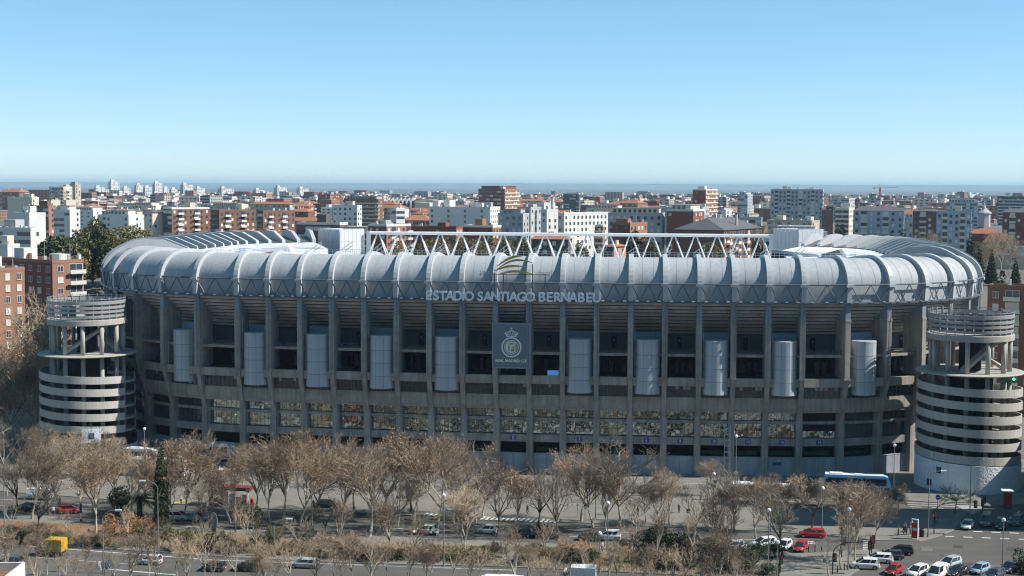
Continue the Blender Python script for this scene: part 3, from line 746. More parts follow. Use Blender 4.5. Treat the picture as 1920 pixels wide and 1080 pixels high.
def paving(name, col, s=1.2):
    m = mat(name, col, 0.9, 0.16, 0.12); t = m.node_tree; b = t.nodes['Principled BSDF']
    src = b.inputs['Base Color'].links[0].from_socket
    tc = [n for n in t.nodes if n.type == 'TEX_COORD'][0]
    mp = t.nodes.new('ShaderNodeMapping'); mp.inputs['Rotation'].default_value = (0, 0, R(10)); t.links.new(tc.outputs['Object'], mp.inputs[0])
    bk = t.nodes.new('ShaderNodeTexBrick'); bk.inputs['Scale'].default_value = 1.0; bk.inputs['Brick Width'].default_value = s * 2; bk.inputs['Row Height'].default_value = s
    bk.inputs['Mortar Size'].default_value = 0.03; bk.inputs['Color1'].default_value = (1, 1, 1, 1); bk.inputs['Color2'].default_value = (.88, .88, .87, 1); bk.inputs['Mortar'].default_value = (.72, .71, .7, 1)
    t.links.new(mp.outputs[0], bk.inputs['Vector'])
    mx_ = t.nodes.new('ShaderNodeMix'); mx_.data_type = 'RGBA'; mx_.blend_type = 'MULTIPLY'; mx_.inputs[0].default_value = 1
    t.links.new(src, mx_.inputs[6]); t.links.new(bk.outputs[0], mx_.inputs[7]); t.links.new(mx_.outputs[2], b.inputs['Base Color'])
    return m
m_plaza = paving('plaza_paving', (0.21, 0.197, 0.175), 1.4)
m_side = paving('side_paving', (0.225, 0.21, 0.185), 0.9)
m_soil = mat('garden_soil', (0.235, 0.145, 0.085), 0.95, 0.35, 0.35, 0.3, 4)
m_grass = mat('lawn_grass', (0.065, 0.085, 0.022), 0.95, 0.4, 0.6, 0.4, 6)
m_line = mat('road_paint', (0.62, 0.61, 0.58), 0.7, 0.18, 1.5)
m_lineY = mat('road_paint_yellow', (0.5, 0.36, 0.06), 0.7, 0.15, 1.5)
m_kerb = mat('kerb_stone', (0.30, 0.285, 0.26), 0.9, 0.15, 0.8)

mb = MB(); ys = [-400, 100, 300, 440] + [445 + 75 * k / 12 for k in range(13)] + [700, 1200, 2500, 5000, 9000, 16000, 31000]
mb.loft([[(x, y, ZT(y)) for x in (-18000, -3000, -500, 500, 3000, 18000)] for y in ys])
tag(mb.build('ground', mat('city_ground', (0.15, 0.135, 0.115), 0.95, 0.35, 0.02), None), kind='structure')
mb = MB(); mb.add([(-420, 150, .004), (420, 150, .004), (420, 318, .004), (-420, 318, .004)], [(0, 1, 2, 3)])
tag(mb.build('road', m_asph, None, fix=False), kind='structure')
def slab(name, pts, m_, h=0.13, kerb=True):
    P = [G(*p) if len(p) == 2 else Vector(p) for p in pts]
    mb = MB(); mb.prism([(p.x, p.y) for p in P], 0.0, h, 0, 1)
    return tag(mb.build(name, [m_, m_kerb], None), kind='structure')
def sheet(name, pts, m_, z):
    P = [G(*p) if len(p) == 2 else Vector(p) for p in pts]
    mb = MB(); mb.add([(p.x, p.y, z) for p in P], [tuple(range(len(P)))])
    o = mb.build(name, m_, None, fix=False)
    if o.data.polygons[0].normal.z < 0: o.data.flip_normals()
    return tag(o, kind='structure')
e1 = Vector((math.cos(R(10)), -math.sin(R(10)), 0)); e2 = Vector((math.sin(R(10)), math.cos(R(10)), 0))
# plaza between the carriageway and the stadium, with the tip by the crossing
kerb = [(0, 922), (200, 937), (400, 950), (640, 961), (960, 975), (1280, 990), (1440, 997), (1560, 1005), (1640, 1014), (1724, 1015), (1757, 1007), (1791, 993)]
A0 = G(0, 922) - e1 * 260; A1 = A0 + e2 * 85
B1 = [(1812, 962), (1805, 957), (1690, 957)]
far = [(1690, 935), (1800, 935), (1860, 942), (1920, 938)]
c = G(1920, 938)
slab('plaza', [tuple(A0)] + kerb + [(1812, 962), (1812, 957), (1690, 957), (1480, 946), (1300, 938), (1300, 936.5), (1480, 943), (1690, 938.5), (1842, 949.5)] + [(c.x + 6, c.y - 2, 0), (c.x + 40, c.y + 30, 0), (c.x + 40, 317, 0), (A1.x, 317, 0)], m_plaza)
# median garden and pavements
gf = [(0, 964), (200, 975), (400, 990), (640, 1003), (960, 1017), (1280, 1032), (1440, 1040)]
gn = [(1405, 1084), (1280, 1079), (960, 1064), (640, 1056), (400, 1044), (200, 1030), (0, 1012)]
g0, g1 = G(0, 964) - e1 * 200, G(0, 1012) - e1 * 200
slab('median_pavement', [tuple(g0)] + gf + gn + [tuple(g1)], m_side)
slab('crossing_pavement', [(1455, 1040), (1560, 1036), (1640, 1030), (1668, 1042), (1640, 1052), (1600, 1075), (1560, 1100), (1420, 1100)], m_side)
soil = [[(0, 976), (150, 984), (330, 996), (330, 1020), (140, 1012), (0, 1004)], [(500, 1020), (690, 1024), (880, 1028), (880, 1050), (640, 1048), (500, 1040)], [(1050, 1040), (1230, 1042), (1400, 1052), (1380, 1072), (1200, 1068), (1050, 1055)], [(350, 1003), (480, 1010), (480, 1034), (350, 1024)]]
for p in soil: sheet('garden_bed', p, m_soil, 0.136)
for p in ([(1130, 1050), (1230, 1046), (1420, 1052), (1400, 1066), (1140, 1062)], [(800, 1024), (930, 1026), (930, 1036), (800, 1036)], [(965, 1024), (1040, 1028), (1040, 1052), (970, 1050)], [(330, 998), (400, 1000), (420, 1018), (330, 1014)]):
    sheet('lawn', p, m_grass, 0.141)
# service road in front of the stadium and painted lines
sheet('service_road', [(-200, 862), (400, 893), (900, 910), (1300, 922), (1690, 938), (1690, 931), (1300, 913), (900, 900), (400, 880), (-200, 846)], mat('service_asphalt', (0.15, 0.142, 0.13), 0.9, 0.15, 0.2), 0.136)
def line(p, q, w_, m_=m_line, z=0.010, dash=None, name='lane_line'):
    P, Q = G(*p), G(*q); d = Q - P; L = d.length; d.normalize(); nrm = Vector((-d.y, d.x, 0)) * (w_ / 2); mb = MB()
    segs = [(0, L)] if not dash else [(k, min(L, k + dash[0])) for k in np.arange(0, L, dash[0] + dash[1])]
    for a, b in segs:
        pts = [P + d*a - nrm, P + d*b - nrm, P + d*b + nrm, P + d*a + nrm]
        mb.add([(p_.x, p_.y, z) for p_ in pts], [(0, 1, 2, 3)])
    return tag(mb.build(name, m_, None, fix=False), kind='structure')
line((0, 936), (640, 974), .15, dash=(3, 5)); line((640, 974), (1300, 1004), .15, dash=(3, 5)); line((1300, 1008), (1600, 1018), .15, dash=(3, 5))
line((0, 948), (640, 986), .15, dash=(3, 5)); line((640, 986), (1300, 1016), .15, dash=(3, 5))
line((0, 1020), (400, 1050), .3); line((400, 1050), (960, 1069), .25); line((0, 1040), (300, 1062), .15, dash=(3, 4)); line((190, 1066), (330, 1078), .35)
line((1772, 1005.5), (1925, 1011.5), .45, dash=(1.5, 1.5)); line((1825, 996.5), (1925, 1000.5), .45, dash=(1.5, 1.5))
line((1300, 920), (1690, 935), .12, z=.145); line((1560, 933), (1690, 938), .12, z=.145); line((1240, 938), (1440, 943), .14, z=.145)
for k in range(4): line((1698 + 4*k, 942 + 4*k), (1790 + 3*k, 946 + 4*k), .25, dash=None if k != 2 else (2, 2), z=.010)
for k in range(9): line((1796 + k*3 - 3, 947.5 + 1.9*k), (1848 - k*2.6, 948.5 + 1.9*k), .35, name='crossing_stripe')
for k in range(16):
    a = 905 + k * 9.2; line((a - 3, 975.5 + k*.40), (a + 5, 969.5 + k*.40), .55, z=.139, name='crossing_stripe')
for k in range(5): line((795 + k*9, 968 + k*.4), (803 + k*9, 963 + k*.4), .5, z=.139, name='crossing_stripe')
for k in range(6): line((1618, 1014 + k*3.1), (1628, 1014.5 + k*3.1), .4, name='crossing_stripe')
line((1510, 1019), (1528, 1018.5), .5); line((1513, 1015.5), (1526, 1015.3), .4)
line((322, 946.5), (352, 938), .8, m_lineY, name='yellow_line', z=.139); line((352, 938), (380, 941), .3, m_lineY, name='yellow_line', z=.139)
for k in range(12):
    a = 2*PI*k/12; b = 2*PI*(k+1)/12
    line((1905 + 11*math.cos(a), 971 + 3.2*math.sin(a)), (1905 + 11*math.cos(b), 971 + 3.2*math.sin(b)), .3, name='road_number_ring')
line((1886, 979), (1898, 974), .35); line((1884, 988), (1912, 958), .2, dash=(2, 2))
rs = random.Random(19)
m_patch = mat('asphalt_patch', (0.062, 0.06, 0.058), 0.9, 0.2, 1.0); m_patch2 = mat('asphalt_patch_pale', (0.145, 0.138, 0.126), 0.9, 0.2, 1.0); m_iron = mat('iron_cover', (0.05, 0.045, 0.04), 0.6, 0.2, 3)
for k in range(16):
    px, py = (rs.uniform(1660, 1900), rs.uniform(1012, 1075)) if k < 8 else (rs.uniform(0, 1500), 0)
    if k >= 8: py = rs.uniform(948, 962) + px * .036
    a, b, s = rs.uniform(8, 34), rs.uniform(2, 6), rs.uniform(.03, .06)
    sheet('asphalt_patch', [(px - a, py - b), (px + a, py - b + a * 2 * s), (px + a * .9, py + b + a * 2 * s), (px - a * 1.1, py + b)], m_patch if k % 2 else m_patch2, .0065 + .0002 * k)
for k in range(14):
    P = G(rs.uniform(0, 1900), rs.uniform(955, 965) if k < 6 else rs.uniform(1015, 1060)); mb = MB(); mb.tube((P.x, P.y, .135 if k < 0 else .012), (P.x, P.y, .016), .35, None, 10); tag(mb.build('manhole_cover', m_iron, None), kind='structure')
# far plateau
rs = random.Random(11)
mb = MB(); xs = np.linspace(-14000, 14000, 300); rows = []
hx = [sum(math.sin(x / p / 2 + ph) * a for p, ph, a in ((2100, .4, 6), (840, 1.3, 3.5), (310, 2.2, 1.6), (130, .9, .8))) for x in xs]
gl = [math.sin(x / 190) * .5 + math.sin(x / 83 + 1) * .5 + math.sin(x/420+2)*.7 for x in xs]
for (y, zf, am) in ((23000, 10, 0), (24400, 34, 0.4), (25400, 54, .9), (26200, 76, 1.3), (26800, 98, 1.0), (27200, 110, .4), (27600, 115, 0.1), (30000, 117, 0)):
    rows.append([(x, y + gl[i] * 480 * am + hx[i] * 30 * am, max(5, zf + hx[i] * .8 * (zf / 82) + gl[i] * 5 * am)) for i, x in enumerate(xs)])
mb.loft(rows)
o = mb.build('hills', mat('hill_earth', (0.22, 0.19, 0.14), 0.95, 0.85, 0.0022), None); tag(o, kind='structure')
# the air itself
hz = bpy.data.materials.new('haze_air'); hz.use_nodes = True; t = hz.node_tree
for n in list(t.nodes):
    if n.type == 'BSDF_PRINCIPLED': t.nodes.remove(n)
pv = t.nodes.new('ShaderNodeVolumePrincipled'); pv.inputs['Density'].default_value = 0.00005
pv.inputs['Color'].default_value = (0.50, 0.80, 1.0, 1); pv.inputs['Anisotropy'].default_value = 0.1
t.links.new(pv.outputs[0], [n for n in t.nodes if n.type == 'OUTPUT_MATERIAL'][0].inputs['Volume'])
mb = MB(); mb.box(-18100, 18100, -500, 31100, -1.0, 150)
tag(mb.build('haze', hz, None), kind='stuff')
# neighbours outside the frame: two shade the crossing, the row behind the camera is added to block low sky light
c_nb = mat('office_stone', (0.22, 0.21, 0.20), 0.8, 0.1, 0.1)
def offblock(name, label, x0, x1, y0, y1, h):
    T = thing(name, label, 'building', ((x0 + x1)/2, y0, 0))
    mb = MB(); mb.box((x0-x1)/2, (x1-x0)/2, 0, y1 - y0, 0, h); mb.build('wall', c_nb, T)
    mb = MB()
    n = int((x1 - x0) / 4); f = int(h / 3.6)
    for k in range(n):
        for j in range(1, f):
            xx = (x0-x1)/2 + (k + .5) * (x1-x0)/n
            if y1 < 100: mb.box(xx - 1.3, xx + 1.3, y1 - y0, y1 - y0 + .05, j*3.6, j*3.6 + 2)
            else: mb.box((x0-x1)/2 - .05, (x0-x1)/2, (k+.3)*(y1-y0)/n, (k+.8)*(y1-y0)/n, j*3.6, j*3.6 + 2)
    tag(mb.build('windows', c_glass, T), kind='stuff')
    mb = MB(); mb.box((x0-x1)/2 + 1, (x1-x0)/2 - 1, 1, y1 - y0 - 1, h, h + 1.2); mb.build('roof', c_nb, T)
offblock('office_tower', 'grey office tower beyond the right edge whose shadow crosses the junction', 108, 150, 247.5, 261.5, 58)
offblock('office_block', 'lower grey office block beside the junction beyond the right edge', 113, 150, 262, 300, 22)
for k, (x0, x1, h) in enumerate(((-330, -215, 62), (-210, -90, 95), (-85, 85, 110), (90, 200, 80), (205, 330, 60))):
    offblock('office_block', 'grey office block behind the viewpoint, %s along its row' % ['first from the north', 'second from the north', 'in the middle', 'fourth from the north', 'last from the north'][k], x0, x1, -45, -6, h)
# ------------------------------------------------------------------ city
W_ = lambda n, c, **k: mat(n, c, 0.85, 0.12, 0.12, 0.0, rnd=0.06, **k)
WALL = {
 'white': W_('wall_white', (0.64, 0.625, 0.59)), 'cream': W_('wall_cream', (0.62, 0.56, 0.44)), 'grey': W_('wall_grey', (0.40, 0.40, 0.40)),
 'beige': W_('wall_beige', (0.46, 0.40, 0.31)), 'brick': W_('wall_brick', (0.235, 0.08, 0.052)), 'brown': W_('wall_brown', (0.20, 0.105, 0.07)),
 'orange': W_('wall_orange', (0.32, 0.165, 0.11)), 'pink': W_('wall_pink', (0.48, 0.27, 0.20)), 'dark': W_('wall_dark', (0.12, 0.10, 0.10)),
 'bluegrey': W_('wall_bluegrey', (0.36, 0.40, 0.45)),
}
ROOF = {'flat': W_('roof_gravel', (0.33, 0.31, 0.29)), 'light': W_('roof_light', (0.55, 0.54, 0.52)), 'tile': W_('roof_tile', (0.36, 0.15, 0.085)), 'slate': W_('roof_slate', (0.11, 0.11, 0.12))}
g_win = mat('window_glass', (0.05, 0.06, 0.075), 0.15, 0.2, 0.5, spec=0.8)
g_shut = mat('window_shutter', (0.62, 0.60, 0.55), 0.7, 0.1)
g_fr = mat('window_frame', (0.66, 0.65, 0.62), 0.6, 0.05)
g_awn = mat('awning_green', (0.06, 0.22, 0.18), 0.8, 0.1)
g_met = mat('roof_metal', (0.42, 0.44, 0.46), 0.5, 0.1)
FOOT = []
def bld(name, label, cat, P0, yaw, w_, l_, h, wall='white', side=None, roof='flat', fl=3.0, pitch=3.2, style='plain', sstyle='plain', group=None, seed=0, detail=True, base=None, individual=False, wsz=(1.3, 1.5)):
    """block with its left front corner at P0; x runs along the front, y into the depth"""
    rs = random.Random(seed * 7 + 13)
    zb = ZT(P0.y) if base is None else base
    T = thing(name, label, cat, (P0.x, P0.y, zb), -yaw, group)
    cx = Vector((math.cos(yaw), -math.sin(yaw), 0)); cy = Vector((math.sin(yaw), math.cos(yaw), 0))
    c = P0 + cx * w_/2 + cy * l_/2; FOOT.append((c.x, c.y, max(w_, l_) * .55, min(w_, l_) * .5))
    mw = WALL[wall]; ms = WALL[side or wall]  # lighter side colours put sunlight into the right face's wall
    mb = MB()
    v = [(0,0,0),(w_,0,0),(w_,l_,0),(0,l_,0),(0,0,h),(w_,0,h),(w_,l_,h),(0,l_,h)]
    mb.add(v, [(0,1,5,4),(2,3,7,6)], 0); mb.add(v, [(1,2,6,5),(3,0,4,7)], 1); mb.add(v, [(0,3,2,1)], 0)
    mb.build('wall', [mw, ms], T, fix=False)
    if roof in ('tile', 'slate', 'tileflat'):
        mb = MB(); o = 0.6; rh = min(w_, l_) * .22
        if w_ >= l_: A, Bq = (l_*.35, l_/2, h + rh), (w_ - l_*.35, l_/2, h + rh); fs = [(0,1,5,4),(1,2,5),(2,3,4,5),(3,0,4)]
        else: A, Bq = (w_/2, w_*.35, h + rh), (w_/2, l_ - w_*.35, h + rh); fs = [(0,1,4),(1,2,5,4),(2,3,5),(3,0,4,5)]
        mb.add([(-o,-o,h+.02),(w_+o,-o,h+.02),(w_+o,l_+o,h+.02),(-o,l_+o,h+.02),A,Bq], fs + [(3,2,1,0)])
        mb.build('roof', ROOF[roof], T)
    else:
        mb = MB(); t_ = 0.35
        mb.box(t_, w_-t_, t_, l_-t_, h-.3, h+.02)
        o = mb.build('roof', ROOF[roof], T)
        mb = MB()
        mb.box(-.06, w_+.06, -.06, t_, h+.01, h+.95); mb.box(-.06, w_+.06, l_-t_, l_+.06, h+.01, h+.95); mb.box(-.06, t_, t_+.01, l_-t_-.01, h+.01, h+.95); mb.box(w_-t_, w_+.06, t_+.01, l_-t_-.01, h+.01, h+.95)
        mb.build('parapet', WALL[side or wall] if rs.random() < .5 else WALL['white' if rs.random() < .4 else wall], T)
    if detail and roof not in ('tile', 'slate'):
        for k in range(1 + int(w_ * l_ / 260) % 3):
            ww, ll, hh = rs.uniform(3, 6), rs.uniform(3, 5), rs.uniform(2.2, 4)
            if ww < w_ - 2 and ll < l_ - 2:
                x, y = rs.uniform(.6, w_-ww-.6), rs.uniform(.6, l_-ll-.6)
                mb = MB(); mb.box(x, x+ww, y, y+ll, h+.03, h+hh)
                hm = mb.build('stair_hut', WALL[rs.choice(['white', 'white', wall, 'grey', 'orange' if wall in ('brick', 'orange', 'brown') else 'cream'])], T)
                if rs.random() < .5:
                    mb = MB(); mb.box(x+.3, x+1.1, y-.05, y, h+.1, h+2); mb.build('door', g_win, hm)
        if w_ > 10 and l_ > 8 and rs.random() < .6:
            mb = MB(); mb.box(1.8, w_-1.8, 1.8, l_-1.2, h+.04, h+2.9); at = mb.build('attic', WALL[rs.choice([wall, 'white', 'cream', 'grey'])], T); mb = MB(); mb.box(1.4, w_-1.4, 1.3, l_-.9, h+2.92, h+3.15); mb.build('attic_roof', ROOF[rs.choice(['flat', 'light', 'tile'])], at)
            mb = MB()
            for k in range(int((w_-4)/2.4)): mb.box(2.3+k*2.4, 3.7+k*2.4, 1.74, 1.8, h+1.0, h+2.5)
            if mb.f: tag(mb.build('attic_windows', g_win, at), kind='stuff')
        for k in range(rs.randint(2, 6)):
            x, y = rs.uniform(1, w_-1.2), rs.uniform(1, l_-1.2); mb = MB(); mb.box(x, x+.8, y, y+.8, h, h+rs.uniform(1.2, 2.4)); mb.build('chimney', WALL[rs.choice(['white', 'grey', wall])], T)
        for k in range(rs.randint(0, 2)):
            x, y = rs.uniform(1, w_-1), rs.uniform(1, l_-1); mb = MB(); mb.tube((x, y, h), (x, y, h+rs.uniform(4, 8)), .07, .04, 4); mb.tube((x-.9, y, h+4), (x+.9, y, h+4), .05, None, 4); mb.build('antenna', g_met, T)
        if rs.random() < .5:
            x, y = rs.uniform(1, w_-2.5), rs.uniform(1, l_-2.5); mb = MB(); mb.box(x, x+1.8, y, y+1.2, h+.3, h+1.3); mb.box(x+.1, x+.2, y+.1, y+.2, h, h+.3); mb.build('cooling_unit', g_met, T)
    elif detail:
        for k in range(rs.randint(1, 3)):
            x, y = rs.uniform(2, w_-2), l_/2 + rs.uniform(-1, 1); mb = MB(); mb.box(x, x+.8, y, y+.8, h+.5, h+min(w_, l_)*.22+1.2); mb.build('chimney', WALL['cream'], T)
    # windows on the two faces that show
    nf = int((h - .8) / fl)
    wm = MB(); bm_ = MB(); n_in = 0
    def face(L, st, P, ux, nx, mwall):
        n = max(1, int(L / pitch)); d = L / n
        for f_ in range(nf):
            z0 = h - (f_ + 1) * fl + 0.75
            if z0 < 0.5: continue
            for k in range(n):
                s0 = (k + .5) * d - wsz[0]/2; ww = wsz[0]; hh = wsz[1]
                if st == 'balcony' and k % 3 == 1: ww = d*.8; s0 = (k+.5)*d - ww/2; hh = 2.0
                if st == 'strip': ww = d * .93; s0 = k*d + d*.035
                if st == 'sparse' and k % 3: continue
                if st == 'blank': continue
                mi = 0 if rs.random() < .68 else 1
                O = P + ux * s0 + Vector((0, 0, z0)) + nx * .01
                if individual:
                    q = MB(); q.obox(O, ux*ww, nx*.05, (0, 0, hh)); wq = q.build('window', [g_win, g_shut][mi], T, fix=True)
                    q = MB(); q.obox(O - ux*.14 + nx*.0 + Vector((0,0,-.16)), ux*(ww+.28), nx*.16, (0,0,.14)); q.build('sill', g_fr, wq)
                    q = MB(); q.obox(O + ux*(ww/2-.05) + nx*.052, ux*.1, nx*.03, (0,0,hh)); q.obox(O - ux*.1, ux*.098, nx*.09, (0,0,hh)); q.obox(O + ux*(ww+.002), ux*.1, nx*.09, (0,0,hh)); q.obox(O - ux*.1 + Vector((0,0,hh+.002)), ux*(ww+.2), nx*.09, (0,0,.1)); q.build('frame', g_fr, wq)
                else:
                    wm.obox(O, ux*ww, nx*.05, (0,0,hh), mi)
            if st in ('balcony',):
                for k in range(n):
                    if k % 3 == 1:
                        bq = bm_ if not individual else MB()
                        O = P + ux*(k*d) + Vector((0,0,z0-.75)) ; bq.obox(O, ux*d, nx*1.3, (0,0,.18), 0); bq.obox(O + nx*1.2 + Vector((0,0,.18)), ux*d, nx*.1, (0,0,.95), 0)
                        if individual: bq.build('balcony', g_shut, T)
            if st == 'bands':
                bm_.obox(P + Vector((0,0,z0-.6)), ux*L, nx*.5, (0,0,.9), 0)
    X, Y = Vector((1,0,0)), Vector((0,1,0))
    face(w_, style, Vector((0,0,0)), X, -Y, mw); face(l_, sstyle, Vector((w_,0,0)), Y, X, ms)
    if wm.f: tag(wm.build('windows', [g_win, g_shut], T, fix=True), kind='stuff')
    if bm_.f: tag(bm_.build('balconies', WALL['white' if wall not in ('brick', 'brown') else 'cream'], T, fix=True), kind='stuff')
    return T
def lm(name, label, cat, px0, px1, ytop, d, frac=0.25, yaw=18, wall='white', ybot=None, **k):
    """block that spans px0..px1 with its roof edge at ytop when it stands d metres away"""
    P0 = V(px0, ytop, d); P1 = V(px1, ytop, d); Wd = P1.x - P0.x; y = R(yaw)
    x0 = P0.x / d; x1 = P1.x / d
    wf = max(4, Wd * (1 - frac) / math.cos(y)); l_ = max(6, Wd * max(frac, .05) / max(.12, math.sin(y) - x1 * math.cos(y) * 1.0))
    l_ = min(l_, 45)
    base = k.pop('base', None); zb = ZT(d) if base is None else base
    return bld(name, label, cat, Vector((P0.x, d, 0)), y, wf, l_, P0.z - zb, wall=wall, base=zb, **k)
ap = 'apartment building'
S = dict
